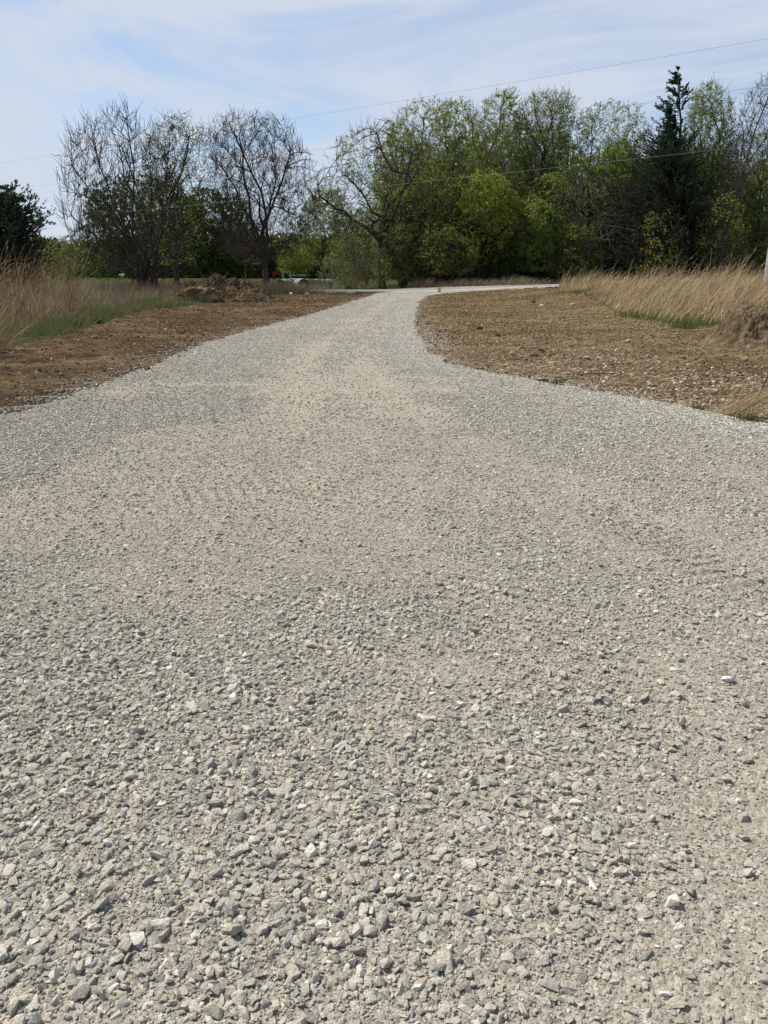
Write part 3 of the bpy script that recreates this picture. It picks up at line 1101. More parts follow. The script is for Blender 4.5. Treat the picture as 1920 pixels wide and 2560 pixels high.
def cedar(name, label, base_px, d, outline, seed, dens=1.0, tops=()):
    """an eastern red cedar: short upturned sprays on whorled branches, ragged at the top"""
    rng = np.random.default_rng(seed)
    x0, z0, env = outline_at(outline, base_px, d)
    env = np.array(sorted(env))
    H = env[-1, 0]
    e = empty(name, (x0, d, z0 - 0.03))
    tag(e, label, "cedar tree")
    T, Cc = Builder(), Builder()
    axes = [(0.0, 0.0, 0.0, H, 1.0)] + [(*q, 0.4) for q in tops]
    pos, tip = [], []
    for (bx, by, zb, zt, wgt) in axes:
        n = 14
        zz = np.linspace(zb, zt, n)
        mid = np.interp(zz, env[:, 0], 0.5 * (env[:, 1] + env[:, 2])) if wgt == 1.0 else np.zeros(n)
        tt = np.linspace(0, 1, n)
        ax = np.stack([bx + (mid * tt ** 2 if wgt == 1.0 else 0.0 * tt), by + 0 * tt, zz], 1)
        ax[1:, :2] += np.cumsum(rng.normal(0, 0.018, (n - 1, 2)), 0)
        T.tubes(ax[None], np.linspace(0.02 * H * wgt, 0.012, n)[None], 8)
        nb = int((62 if wgt == 1.0 else 27) * (zt - zb) * dens)
        t = np.sort(rng.uniform(0.02, 0.995, nb))
        if wgt == 1.0:
            gz_ = np.linspace(0.02, 0.995, 80)
            hw_ = np.interp(zb + gz_ * (zt - zb), env[:, 0], env[:, 2] - env[:, 1])
            cdf_ = np.cumsum((hw_ + 0.9) * (np.interp(gz_, [0, 0.52, 0.64, 1.0], [1, 1, 0.42, 0.5]) if dens < 1.4 else 1.0))
            t = np.interp(np.sort(rng.uniform(cdf_[0], cdf_[-1], nb)), cdf_, gz_)
        z = zb + t * (zt - zb)
        p = np.stack([np.interp(z, zz, ax[:, 0]), np.interp(z, zz, ax[:, 1]), z], 1)
        az = rng.uniform(0, 2 * math.pi, nb)
        if wgt == 1.0:
            l = np.interp(z, env[:, 0], env[:, 1])
            r = np.interp(z, env[:, 0], env[:, 2])
        else:
            r = 0.10 + 0.20 * (zt - z) * np.minimum(1, (z - zb) / 0.6 + 0.5)
            l = bx - r
            r = bx + r
        reach = rng.uniform(0.35, 1.2, nb) * (1 + 0.5 * fbm(az * 1.3, z * 1.1, 1.0, seed, 2))
        hx = 0.5 * (r - l)
        q = np.stack([0.5 * (l + r) + np.cos(az) * hx * reach, by + np.sin(az) * hx * reach, z + hx * reach * rng.uniform(0.10, 0.65, nb)], 1)
        pos.append(p)
        tip.append(q)
    pos = np.concatenate(pos)
    tip = np.concatenate(tip)
    out = nrm((tip - pos) * [1, 1, 0.1])
    P, L = bez(pos, out, tip, 5, rng, 0.03, 0.6)
    R = np.linspace(1, 0.4, 6)[None] * (0.005 + 0.011 * L)[:, None]
    T.tubes(P, R, 4)
    b = spawn(P, R, L, 9, 0.25, 1.0, 0.6, 0.2, 0.30, 0.6, rng, 0.45)
    bl = np.clip(b[2], 0.12, 0.75)
    P2, R2 = grow(b[0], b[1], bl, np.full(len(bl), 0.008), np.full(len(bl), 0.005), 3, 0.10, 0.09, rng, 0.02)
    Cc.tubes(P2, R2, 3)
    m = 8
    idx = np.repeat(np.arange(len(P2)), m)
    g = rng.uniform(0.1, 1.0, len(idx)) * 3
    kk = np.minimum(g.astype(int), 2)
    f = (g - kk)[:, None]
    c = P2[idx, kk] * (1 - f) + P2[idx, kk + 1] * f
    ax = nrm(P2[idx, kk + 1] - P2[idx, kk])
    c = c + rng.normal(0, 0.035, c.shape)
    Cc.leaves(c, 0.20, rng, 1, 0.34, ax)
    T.build("trunk", [M["bark_dark"]], e, True)
    Cc.build("crown", [M["bark_dark"], M["leaf_cedar"]], e)
    global N_FACES
    N_FACES += sum(len(q) for q in Cc.f)
    return e


def mistletoe(parent, spots, seed):
    rng = np.random.default_rng(seed)
    for (x, z, r) in spots:
        b = Builder()
        c = rng.normal(0, r * 0.45, (200, 3))
        b.leaves(c, 0.13, rng, 0, 0.45)
        o = b.build("mistletoe_foliage", [M["leaf_deep"]], parent)
        o.location = (x, -0.4, z)


def copy_tree(o):
    c = o.copy()
    COL.objects.link(c)
    for ch in o.children:
        k = ch.copy()
        k.parent = c
        COL.objects.link(k)
    return c


def box_outline(px, top, w, low=700, squat=0.55):
    """a rounded crown reaching down to the ground"""
    h = low - top
    q = random.Random(int(px * 7 + top))
    j = lambda: q.uniform(0.78, 1.25)
    return [(top, px - 0.12 * w * j(), px + 0.14 * w * j()), (top + 0.10 * h, px - 0.34 * w * j(), px + 0.34 * w * j()), (top + 0.3 * h, px - 0.5 * w * j(), px + 0.5 * w * j()),
            (top + 0.6 * h, px - 0.48 * w * j(), px + 0.48 * w * j()), (top + 0.88 * h, px - 0.42 * w * j(), px + 0.42 * w * j())]


def woods():
    # --- the bare trees on the left
    plant("bare_tree", "bare fan-shaped tree with many straight stems from one base, left of the soil mound", "tree", 372, 60,
          [(250, 285, 310), (285, 245, 345), (322, 175, 405), (360, 150, 445), (430, 148, 465), (500, 148, 475), (570, 150, 475), (630, 170, 470), (680, 215, 440)], "fan", None, 21,
          "bark_dark", girth=1.25, twig=0.014)
    e = plant("gnarled_tree", "bare tree with crooked dark limbs and mistletoe clumps, close behind the fan-shaped tree", "tree", 440, 66,
              [(286, 400, 475), (320, 372, 502), (380, 350, 520), (450, 345, 525), (520, 350, 520), (600, 360, 505), (660, 375, 490)], "gnarl", "leaf_olive", 35, "bark_dark", girth=1.15, twig=0.012, extra=dict(k=(12, 70, 460, 1700), trunk=0.3))
    mistletoe(e, [(0.7, 12.3, 0.35), (-1.2, 11.2, 0.4), (-1.6, 9.6, 0.5), (1.5, 9.8, 0.4), (-0.5, 8.4, 0.5)], 4)
    e = plant("bare_tree", "bare round-crowned tree with a thick dark trunk and dense twigs, right of the soil mound", "tree", 668, 70,
              [(288, 560, 690), (304, 525, 722), (340, 505, 742), (400, 502, 770), (460, 505, 792), (530, 510, 798), (590, 520, 785), (635, 560, 745)], "round", None, 43, "bark_dark", girth=1.55, twig=0.012)
    mistletoe(e, [(-2.2, 11.0, 0.3), (0.9, 10.6, 0.32), (1.7, 7.5, 0.28)], 6)
    # --- the wood, front row from left to right
    plant("oak_tree", "spreading dark tree with stout trunk and twisted low boughs, left end of the wood", "tree", 955, 84,
          [(298, 905, 1000), (330, 850, 1060), (390, 800, 1100), (460, 778, 1125), (540, 775, 1130), (600, 800, 1120), (650, 850, 1070)], "oak", "leaf_olive", 51, "bark_dark", girth=1.7, twig=0.014)
    plant("budding_tree", "tall leaf-tipped tree with pale slender limbs just behind the spreading dark tree", "tree", 1055, 92,
          [(254, 1000, 1085), (285, 965, 1120), (350, 945, 1150), (450, 940, 1160), (550, 960, 1150), (620, 990, 1120)], "upright", "leaf_spring", 62, "bark_grey", extra=dict(wind=0.6))
    plant("budding_tree", "feathery pale green tree behind, between the slender-limbed tree and the highest feathery top", "tree", 1130, 94,
          [(250, 1100, 1165), (280, 1070, 1185), (360, 1055, 1200), (460, 1060, 1200), (560, 1080, 1190)], "upright", "leaf_spring", 66, "bark_grey", extra=dict(wind=0.6))
    plant("budding_tree", "tree with the highest feathery pale green top, left of the greyish domed crown", "tree", 1225, 88,
          [(226, 1225, 1275), (250, 1180, 1285), (310, 1155, 1292), (400, 1145, 1300), (500, 1150, 1300), (590, 1170, 1290)], "upright", "leaf_spring", 73, "bark_grey", extra=dict(wind=0.8))
    plant("budding_tree", "greyish domed tree with fan-like fine twigs and few leaves, middle of the wood's skyline", "tree", 1325, 87,
          [(232, 1320, 1415), (255, 1292, 1432), (310, 1285, 1435), (370, 1292, 1420), (440, 1305, 1390), (520, 1310, 1370)], "sparse", "leaf_spring", 81, "bark_dark", extra=dict(wind=0.5))
    plant("leafy_tree", "broad fresh-green tree with a rounded crown between the greyish domed tree and the cedar", "tree", 1460, 86,
          [(258, 1470, 1555), (280, 1430, 1585), (330, 1395, 1605), (410, 1380, 1605), (500, 1385, 1590), (590, 1410, 1570)], "upright", "leaf_spring", 94, "bark_dark", extra=dict(wind=0.6))
    plant("leafy_tree", "bright yellow-green tree of middle height, the brightest foliage in the wood", "tree", 1195, 82,
          [(425, 1185, 1245), (455, 1140, 1285), (510, 1115, 1300), (560, 1110, 1290), (610, 1130, 1270), (660, 1160, 1240)], "mass", "leaf_lime", 105, "bark_dark", extra=dict(lv=6))
    for px, top, w, d, lf, sd, lab in ((1010, 470, 130, 86, "leaf_spring", 601, "fresh-green young tree showing behind the spreading dark tree's right boughs"),
                                       (1265, 470, 120, 84, "leaf_spring", 602, "light green young tree right of the bright yellow-green one, under the greyish dome"),
                                       (1340, 500, 110, 82, "leaf_spring", 603, "pale green young tree between the yellow-green tree and the leafless snag"),
                                       (1435, 560, 120, 81, "leaf_olive", 604, "olive young tree at the left side of the leafless snag"),
                                       (1870, 420, 150, 84, "leaf_spring", 605, "yellowish green tree filling the gap behind the bare leaning tree"),
                                       (1100, 560, 110, 81, "leaf_olive", 606, "olive sapling thicket behind the small yellow-green bush")):
        plant("young_tree", lab, "tree", px, d, box_outline(px, top, w), "mass", lf, sd, "bark_dark")
    plant("dead_tree", "leafless grey snag with tangled drooping twigs in front of the wood, left of the cedar", "tree", 1505, 80.5,
          [(420, 1470, 1520), (450, 1425, 1560), (490, 1400, 1585), (550, 1405, 1590), (610, 1415, 1580), (660, 1440, 1560)], "gnarl", None, 118, "bark_grey",
          extra=dict(lv=0, trunk=0.35, k=(10, 50, 240, 700)), twig=0.012)
    cedar("cedar_tree", "tall dark green cedar with a ragged pointed top standing above the wood", 1690, 79,
          [(165, 1688, 1694), (195, 1672, 1704), (235, 1660, 1714), (268, 1628, 1716), (300, 1646, 1710), (325, 1622, 1718), (375, 1590, 1735), (430, 1562, 1755), (510, 1538, 1775), (600, 1525, 1790), (690, 1540, 1795)],
          131, 1.0, ((-2.4, -0.3, 9.0, 15.6), (-1.7, 0.3, 9.5, 15.0)))
    plant("budding_tree", "half-bare tree with a scatter of green leaves right beside the tall cedar", "tree", 1750, 82,
          [(203, 1755, 1785), (235, 1728, 1812), (300, 1710, 1835), (380, 1705, 1838), (460, 1715, 1825), (540, 1730, 1800)], "sparse", "leaf_spring", 142, "bark_grey", extra=dict(lv=4))
    plant("bare_tree", "bare tree leaning to the right with a long bent limb, beside the pole", "tree", 1785, 77,
          [(188, 1900, 1945), (230, 1868, 1950), (300, 1838, 1945), (380, 1815, 1930), (450, 1795, 1890), (520, 1780, 1850)], "sparse", None, 153, "bark_grey", extra=dict(lv=0, k=(6, 45, 260, 1000)), twig=0.013)
    plant("leafy_tree", "green tree with several dark slanting stems nearest the pole", "tree", 1880, 80,
          [(325, 1850, 1930), (370, 1815, 1975), (450, 1800, 1990), (560, 1800, 1995), (650, 1830, 1980)], "upright", "leaf_olive", 164, "bark_dark")
    plant("leafy_tree", "mid-green tree of dense foliage between the spreading dark tree and the bright yellow-green tree", "tree", 1075, 85, box_outline(1075, 420, 170), "mass", "leaf_olive", 175, "bark_dark")
    plant("leafy_tree", "dull green tree with low dense foliage below the broad fresh-green crown", "tree", 1385, 84, box_outline(1385, 430, 190), "mass", "leaf_olive", 186, "bark_dark")
    plant("leafy_tree", "lime-leaved young tree between the leafless snag and the cedar's dark skirt", "tree", 1560, 83, box_outline(1555, 350, 130), "mass", "leaf_spring", 188, "bark_dark")
    # --- low growth at the foot of the wood
    plant("brush_thicket", "dense yellow-green thicket of thin upright stems, at the left foot of the spreading dark tree", "bush", 872, 79,
          [(578, 850, 875), (600, 820, 915), (640, 795, 955), (690, 785, 965), (714, 800, 950)], "brush", "leaf_spring", 197, "twig_tan")
    plant("yellow_bush", "yellow-leaved bush growing in front of the cedar's dark skirt", "bush", 1655, 75, box_outline(1660, 520, 140), "bush", "leaf_yellow", 208, "bark_dark", extra=dict(lv=2, k=(9, 45, 220, 650)))
    plant("yellow_bush", "yellow-leaved tall shrub between the cedar and the pole", "bush", 1800, 74, box_outline(1805, 470, 120), "bush", "leaf_yellow", 219, "bark_dark", extra=dict(lv=2, k=(9, 45, 220, 650)))
    plant("yellow_bush", "small yellow-green bush at the foot of the wood behind the mouth of the driveway", "bush", 1135, 79.5, box_outline(1135, 585, 110), "bush", "leaf_yellow", 223, "bark_dark", extra=dict(lv=4))
    src = []
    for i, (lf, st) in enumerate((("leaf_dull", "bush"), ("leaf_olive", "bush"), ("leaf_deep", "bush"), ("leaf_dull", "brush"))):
        px = 1010 + 60 * i
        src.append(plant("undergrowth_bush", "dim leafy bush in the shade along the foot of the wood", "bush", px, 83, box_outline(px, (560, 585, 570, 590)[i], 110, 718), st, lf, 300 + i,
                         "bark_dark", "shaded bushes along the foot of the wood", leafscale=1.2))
    rng = random.Random(5)
    for i in range(26):
        o = copy_tree(src[i % 4])
        px = 985 + 1000 * (i + rng.uniform(0, 0.7)) / 26
        d = rng.uniform(82, 93)
        x, _, _ = at(px, 690, d)
        o.location = (x, d, float(terrain(x, d)) - 0.03)
        o.rotation_euler = (0, 0, rng.uniform(0, 6.28))
        s = rng.uniform(0.75, 1.3)
        o.scale = (s * 1.1, s * 1.1, s)
    # --- trees deeper in the wood
    deep = []
    for i, (st, lf) in enumerate((("mass", "leaf_olive"), ("mass", "leaf_dull"), ("upright", "leaf_olive"))):
        px = 1040 + 120 * i
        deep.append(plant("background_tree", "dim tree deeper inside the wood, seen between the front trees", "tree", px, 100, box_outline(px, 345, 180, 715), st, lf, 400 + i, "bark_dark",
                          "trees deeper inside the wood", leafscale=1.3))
    for i in range(21):
        o = copy_tree(deep[i % 3])
        px = 860 + 1130 * (i + rng.uniform(0, 0.8)) / 21
        d = rng.uniform(95, 118)
        x, _, _ = at(px, 690, d)
        o.location = (x, d, float(terrain(x, d)) - 0.03)
        o.rotation_euler = (0, 0, rng.uniform(0, 6.28))
        s = rng.uniform(0.8, 1.12)
        if px < 980:
            s *= 0.68
        o.scale = (s, s, s)
    # --- left background
    cedar("cedar_tree", "dark bushy cedar behind the tall red-brown grass at the left edge", -5, 50,
          [(465, -20, 15), (490, -50, 40), (520, -80, 60), (560, -110, 85), (600, -130, 112), (650, -140, 122), (720, -130, 112)], 231, 1.5)
    plant("pale_bush", "pale green bush between the left cedar and the fan-shaped bare tree", "bush", 155, 78, box_outline(155, 590, 120, 712), "bush", "leaf_spring", 240, "twig_tan")
    plant("leafy_tree", "wide green tree filling the view behind the fan-shaped bare tree", "tree", 330, 108,
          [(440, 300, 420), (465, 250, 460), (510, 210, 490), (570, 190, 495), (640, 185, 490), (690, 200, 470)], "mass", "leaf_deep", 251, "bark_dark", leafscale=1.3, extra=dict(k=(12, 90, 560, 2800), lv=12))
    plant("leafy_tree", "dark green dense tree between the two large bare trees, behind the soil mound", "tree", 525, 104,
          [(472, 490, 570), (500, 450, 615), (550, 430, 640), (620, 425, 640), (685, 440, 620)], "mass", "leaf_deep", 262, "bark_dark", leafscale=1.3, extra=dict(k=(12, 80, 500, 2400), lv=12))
    plant("lime_bush", "bright lime-green young tree at the pasture edge above the round bales", "tree", 735, 125, box_outline(737, 608, 80, 690), "bush", "leaf_lime", 273, "bark_dark", extra=dict(lv=8))
    plant("grey_tree", "thin grey half-bare tree right of the round-crowned bare tree, above the bales", "tree", 800, 110,
          [(470, 780, 850), (510, 745, 875), (570, 735, 880), (640, 750, 870)], "oak", "leaf_olive", 284, "bark_dark", extra=dict(lv=6))
    plant("small_bare_tree", "slender bare tree with a forked trunk just left of the round-crowned bare tree", "tree", 612, 74,
          [(555, 590, 640), (590, 570, 670), (630, 565, 680), (660, 590, 650)], "sparse", None, 290, "bark_grey", extra=dict(lv=0, k=(6, 30, 150, 500)))
    far = []
    for i, (px, lf) in enumerate(((250, "leaf_deep"), (470, "leaf_dull"))):
        far.append(plant("distant_tree", "small dark tree in the line along the far side of the pasture", "tree", px, 205, box_outline(px, 608, 130, 692), "mass", lf, 500 + i, "bark_dark",
                         "dark trees along the far side of the pasture", leafscale=2.6))
    for i in range(24):
        o = copy_tree(far[i % 2])
        px = 40 + 920 * (i + rng.uniform(0, 0.6)) / 24
        d = rng.uniform(185, 235)
        x, _, _ = at(px, 690, d)
        o.location = (x, d, float(terrain(x, d)) - 0.3)
        o.rotation_euler = (0, 0, rng.uniform(0, 6.28))
        s = rng.uniform(0.8, 1.35)
        o.scale = (s * 1.2, s * 1.2, s)
    hedge = plant("far_bush", "low dark bush in front of the far tree line across the pasture", "bush", 600, 180, box_outline(600, 655, 90, 696), "bush", "leaf_deep", 520, "bark_dark",
                  "low bushes across the pasture", leafscale=2.4)
    for i in range(22):
        o = copy_tree(hedge)
        px = 60 + 900 * (i + rng.uniform(0, 0.7)) / 22
        d = rng.uniform(178, 190)
        x, _, _ = at(px, 690, d)
        o.location = (x, d, float(terrain(x, d)) - 0.2)
        o.rotation_euler = (0, 0, rng.uniform(0, 6.28))
        s = rng.uniform(0.7, 1.2)
        o.scale = (s * 1.3, s * 1.3, s)


woods()
print("tree faces", N_FACES)


# ------------------------------------------------------------------ grasses
def blades(b, x, y, H, W, rng, lean=(0.25, 0.05), spread=0.22, bend=0.5, ns=4, mi=0, base=None):
    n = len(x)
    z = gz(x, y) - 0.02 if base is None else base
    P0 = np.stack([x, y, z], 1)
    D = np.stack([lean[0] + rng.normal(0, spread, n), lean[1] + rng.normal(0, spread, n), np.ones(n)], 1)
    D = nrm(D)
    P = np.empty((n, ns + 1, 3))
    P[:, 0] = P0
    q = np.abs(rng.normal(0, bend, n)) + 0.05
    dirb = np.stack([np.ones(n) * 0.9 + rng.normal(0, 0.4, n), rng.normal(0, 0.5, n), -0.25 * np.ones(n)], 1)
    d = D
    for i in range(ns):
        P[:, i + 1] = P[:, i] + d * (H / ns)[:, None]
        d = nrm(d + dirb * (q * (0.06 + 0.16 * i))[:, None])
    P[:, :, 2] = np.maximum(P[:, :, 2], P0[:, None, 2] + 0.01)
    b.ribbons(P, W, rng, mi)
    return P


def region(poly, n, rng):
    p = np.array(poly)
    lo, hi = p.min(0), p.max(0)
    x = rng.uniform(lo[0], hi[0], n * 4)
    y = rng.uniform(lo[1], hi[1], n * 4)
    k = inpoly(x, y, poly)
    return x[k][:n], y[k][:n]


def stuff(b, name, mats, label, cat):
    o = b.build(name, mats)
    tag(o, label, cat, None, "stuff")
    return o


def clumped(x, y, rng, scale, thr, seed):
    k = rng.uniform(0, 1, len(x)) < smooth((vnoise(x * scale, y * scale, seed) - thr) / 0.35) + 0.12
    return x[k], y[k]


def seedheads(b, P, rng, mi, frac, size):
    k = rng.uniform(0, 1, len(P)) < frac
    Q = P[k]
    if not len(Q):
        return
    idx = np.repeat(np.arange(len(Q)), 3)
    t = rng.uniform(0.0, 1.0, len(idx))[:, None]
    c = Q[idx, -2] * (1 - t) + Q[idx, -1] * t
    ax = nrm(Q[idx, -1] - Q[idx, -2])
    b.leaves(c, size, rng, mi, 0.22, ax)


def grasses():
    rng = np.random.default_rng(99)
    # right: tall golden bluestem leaning with the wind
    G = lambda *q: [gp(*k) for k in q]
    front = G((1395, 727), (1450, 735), (1490, 752), (1535, 780), (1620, 800), (1720, 810), (1820, 818), (1930, 820))
    reg = front + [(19, 27), (27, 48), (34, 62), (30, 68)] + [gp(1400, 719)]
    b = Builder()
    x, y = region(reg, 42000, rng)
    x, y = clumped(x, y, rng, 1.3, 0.28, 15)
    df = polydist(x, y, front)
    k = rng.uniform(0, 1, len(x)) < 0.25 + 1.0 * np.exp(-df / 6)
    x, y = x[k], y[k]
    hmax = np.interp(y, [20, 30, 45, 66], [1.62, 1.6, 1.35, 1.0]) * (0.28 + 0.79 * smooth(polydist(x, y, front) / (1.2 + 2.4 * vnoise(x * 0.9, y * 0.9, 52))))
    lump = 0.62 + 0.55 * vnoise(x * 0.55, y * 0.4, 19) + 0.25 * (vnoise(x * 1.9, y * 1.4, 23) - 0.5)
    tall = np.where(rng.uniform(0, 1, len(x)) < 0.07, rng.uniform(1.15, 1.5, len(x)), rng.beta(2.2, 1.6, len(x)) * 0.95 + 0.1)
    H = hmax * (lump * 0.75 + 0.25) * tall * np.where(x > 10.5, 1.12, 1.0)
    P = blades(b, x, y, H, (0.006 + 0.00034 * y) * rng.uniform(0.6, 1.8, len(x)), rng, (0.08 + 0.6 * vnoise(x * 0.7, y * 0.5, 37), 0.25 * (vnoise(x * 0.6, y * 0.6, 39) - 0.5)), 0.27, 0.8, 5, 0)
    xa, _, _ = at(1905, 700, 29.5)
    xp = xa + rng.uniform(-1.6, 2.2, 2600)
    yp = rng.uniform(26.5, 32.0, 2600)
    blades(b, xp, yp, rng.uniform(0.5, 1.75, 2600), 0.016 * rng.uniform(0.6, 1.6, 2600), rng, (0.35, 0.0), 0.27, 0.7, 5, 0)
    n2 = 420
    x2, y2 = region(front + [gp(1930, 790), gp(1700, 782), gp(1560, 760), gp(1480, 738)], n2, rng)
    blades(b, x2, y2, rng.uniform(0.8, 1.9, len(x2)), np.full(len(x2), 0.016), rng, (0.9, -0.1), 0.55, 0.5, 5, 1)
    seedheads(b, P[tall > 0.85], rng, 0, 0.4, 0.11)
    stuff(b, "tall_grass", [M["dry_gold"], M["straw"]], "tall golden dry grass leaning right, along the edge of the right bare soil", "grass")
    # fallen straw in front of it and over the right soil
    b = Builder()
    x, y = sample_fan(140, 6, 62, rng)
    c = cover(x, y)
    df = polydist(x, y, front)
    k = (c == 4) & (rng.uniform(0, 1, len(x)) < 0.12 + 0.9 * np.exp(-df / 1.3) + 0.55 * smooth((vnoise(x * 0.5, y * 0.5, 71) - 0.4) / 0.3))
    x, y = x[k], y[k]
    n = len(x)
    a = rng.normal(0.15, 0.75, n)
    L = (0.06 + 0.42 * rng.beta(1.0, 2.6, n)) * (1 + 0.5 * np.exp(-polydist(x, y, front) / 2))
    z = gz(x, y) + rng.uniform(0.005, 0.05, n)
    d = np.stack([np.cos(a), np.sin(a), rng.normal(0.04, 0.10, n)], 1)
    P = np.stack([x, y, z], 1)[:, None] + d[:, None] * (np.linspace(-0.5, 0.5, 4)[None, :, None] * L[:, None, None])
    P[:, 1:3, 2] += 0.012
    b.ribbons(P, 0.004 + 0.00035 * y, rng, 0)
    stuff(b, "straw", [M["straw"]], "pale straw strewn over the bare soil right of the driveway", "straw")
    # green tufts at the foot of the golden grass
    b = Builder()
    for (px, py, r, n) in ((1640, 803, 0.8, 260), (1595, 793, 0.6, 200), (1750, 815, 0.8, 240), (1470, 733, 1.6, 900), (1520, 742, 1.3, 800), (1715, 822, 0.5, 300), (1440, 724, 2.0, 500)):
        cx_, cy_ = gp(px, py)
        x = cx_ + rng.normal(0, r * 0.7, n)
        y = cy_ + rng.normal(0, r * 0.5, n)
        blades(b, x, y, rng.uniform(0.12, 0.38, n), np.full(n, 0.016), rng, (0.1, 0), 0.35, 0.6, 3)
    stuff(b, "green_grass", [M["green_blade"]], "low green grass tufts at the foot of the golden grass", "grass")
    # left: red-brown bluestem
    lf = G((-60, 850), (40, 838), (110, 826), (175, 806), (205, 786), (210, 765))
    reg = lf + G((120, 748), (-40, 752))
    reg = reg + [(-22, 30), (-20, 19)]
    b = Builder()
    x, y = region(reg, 9500, rng)
    x, y = clumped(x, y, rng, 1.6, 0.42, 25)
    emer = rng.uniform(0, 1, len(x)) < 0.13
    lump = 0.6 + 0.6 * vnoise(x * 0.8, y * 0.6, 29)
    H = np.where(emer, rng.uniform(1.25, 1.75, len(x)), rng.beta(2, 1.6, len(x)) * 1.1 + 0.12) * lump * np.interp(x, [-17, -13, -11, -9.5], [1.95, 1.9, 1.65, 1.1])
    P = blades(b, x, y, H, 0.014 * rng.uniform(0.6, 2.0, len(x)), rng, (0.4 * vnoise(x * 0.8, y * 0.7, 47), 0.0), 0.25, 0.65, 5)
    x2, y2 = region(lf + G((150, 790), (60, 805), (-60, 815)), 130, rng)
    blades(b, x2, y2, rng.uniform(0.7, 1.5, len(x2)), np.full(len(x2), 0.014), rng, (0.6, -0.4), 0.7, 0.7, 5, 1)
    seedheads(b, P[emer], rng, 0, 0.7, 0.16)
    stuff(b, "tall_grass", [M["dry_red"], M["straw"]], "tall red-brown dry grass in front of the left cedar", "grass")
    # left: shorter pale grass further back
    reg = G((150, 800), (230, 790), (330, 768), (430, 760), (470, 752), (500, 742), (420, 726), (200, 728), (60, 735), (60, 760))
    b = Builder()
    x, y = region(reg, 11000, rng)
    x, y = clumped(x, y, rng, 0.9, 0.38, 35)
    blades(b, x, y, rng.uniform(0.15, 1.0, len(x)) * (0.45 + 0.9 * vnoise(x * 0.6, y * 0.6, 36)), (0.010 + 0.0003 * y) * rng.uniform(0.6, 1.9, len(x)), rng, (0.1, 0.0), 0.35, 0.75, 4)
    # and along the pasture edge, round the trees
    for (px, d, rx, ry, n, h) in ((655, 66, 2.6, 1.2, 1500, 1.1), (745, 62, 1.7, 0.8, 900, 1.0), (590, 62, 2.2, 1.6, 900, 0.9), (480, 52, 2.5, 3.0, 1300, 0.8), (330, 60, 4, 3.5, 2600, 1.2), (690, 63, 2.2, 1, 700, 0.9),
                                  (220, 64, 6, 5, 2600, 1.1)):
        cx_, _, _ = at(px, 710, d)
        x = cx_ + rng.normal(0, rx * 0.6, n)
        y = d + rng.normal(0, ry * 0.6, n)
        blades(b, x, y, rng.uniform(0.3, 1.1, n) * h, np.full(n, 0.024), rng, (0.16, 0.0), 0.28, 0.6, 4)
    stuff(b, "dry_grass", [M["dry_grey"]], "pale grey-brown rough grass round the bare trees and the soil mound", "grass")
    # green growth under the left grass
    b = Builder()
    reg = G((-40, 872), (60, 862), (150, 838), (225, 815), (300, 790), (380, 772), (480, 763), (560, 757), (560, 752), (430, 752), (300, 760), (215, 778), (150, 800), (0, 835))
    x, y = region(reg, 15000, rng)
    x, y = clumped(x, y, rng, 0.6, 0.24, 45)
    blades(b, x, y, rng.uniform(0.06, 0.42, len(x)) * (0.5 + vnoise(x, y, 46)) * np.interp(y, [18, 30, 50], [1.1, 1, 0.8]), 0.009 + 0.0002 * y, rng, (0.08, 0), 0.4, 0.7, 3)
    x, y = region(reg, 5000, rng)
    x, y = clumped(x, y, rng, 0.7, 0.3, 48)
    blades(b, x, y, rng.uniform(0.1, 0.55, len(x)), 0.008 + 0.0002 * y, rng, (0.2, -0.1), 0.7, 0.9, 4, 1)
    stuff(b, "green_grass", [M["green_blade"], M["dry_grey"]], "fresh green grass at the foot of the red-brown grass, bordering the left bare soil", "grass")
    # beyond the road
    b = Builder()
    n = 11000
    t = rng.uniform(0, 1, n)
    px = 800 + 1150 * t
    row = np.interp(px, [744, 900, 1010, 1200, 1365, 1480, 1960], [728, 724, 722, 717, 712.5, 710, 706])
    pts = np.array([gp(a, r) for a, r in zip(np.linspace(780, 1960, 60), np.interp(np.linspace(780, 1960, 60), [744, 900, 1010, 1200, 1365, 1480, 1960], [728, 724, 722, 717, 712.5, 710, 706]))])
    u = np.interp(px, np.linspace(780, 1960, 60), pts[:, 0])
    v = np.interp(px, np.linspace(780, 1960, 60), pts[:, 1])
    off = np.abs(rng.normal(0, 1.6, n)) + 0.25
    x, y = u + rng.normal(0, 0.2, n), v + off
    k = rng.uniform(0, 1, n) < 0.25 + smooth((vnoise(x * 0.8, y * 0.8, 55) - 0.3) / 0.3)
    x, y = x[k], y[k]
    blades(b, x, y, rng.uniform(0.25, 1.15, len(x)) * (0.55 + 0.6 * vnoise(x * 0.5, y * 0.1, 8)), np.full(len(x), 0.026), rng, (0.2, 0), 0.3, 0.6, 4)
    stuff(b, "roadside_grass", [M["dry_grey"]], "thin dry grass along the far side of the road, at the foot of the wood", "grass")
    # green grass in front of the bales
    b = Builder()
    n = 5000
    px = rng.uniform(690, 960, n)
    d = rng.uniform(80, 94, n)
    x = (px - 960) / F * d * CT
    blades(b, x, d, rng.uniform(0.15, 0.45, n), np.full(n, 0.03), rng, (0.1, 0), 0.3, 0.5, 3)
    stuff(b, "green_grass", [M["green_blade"]], "green pasture grass in front of the round bales", "grass")


grasses()


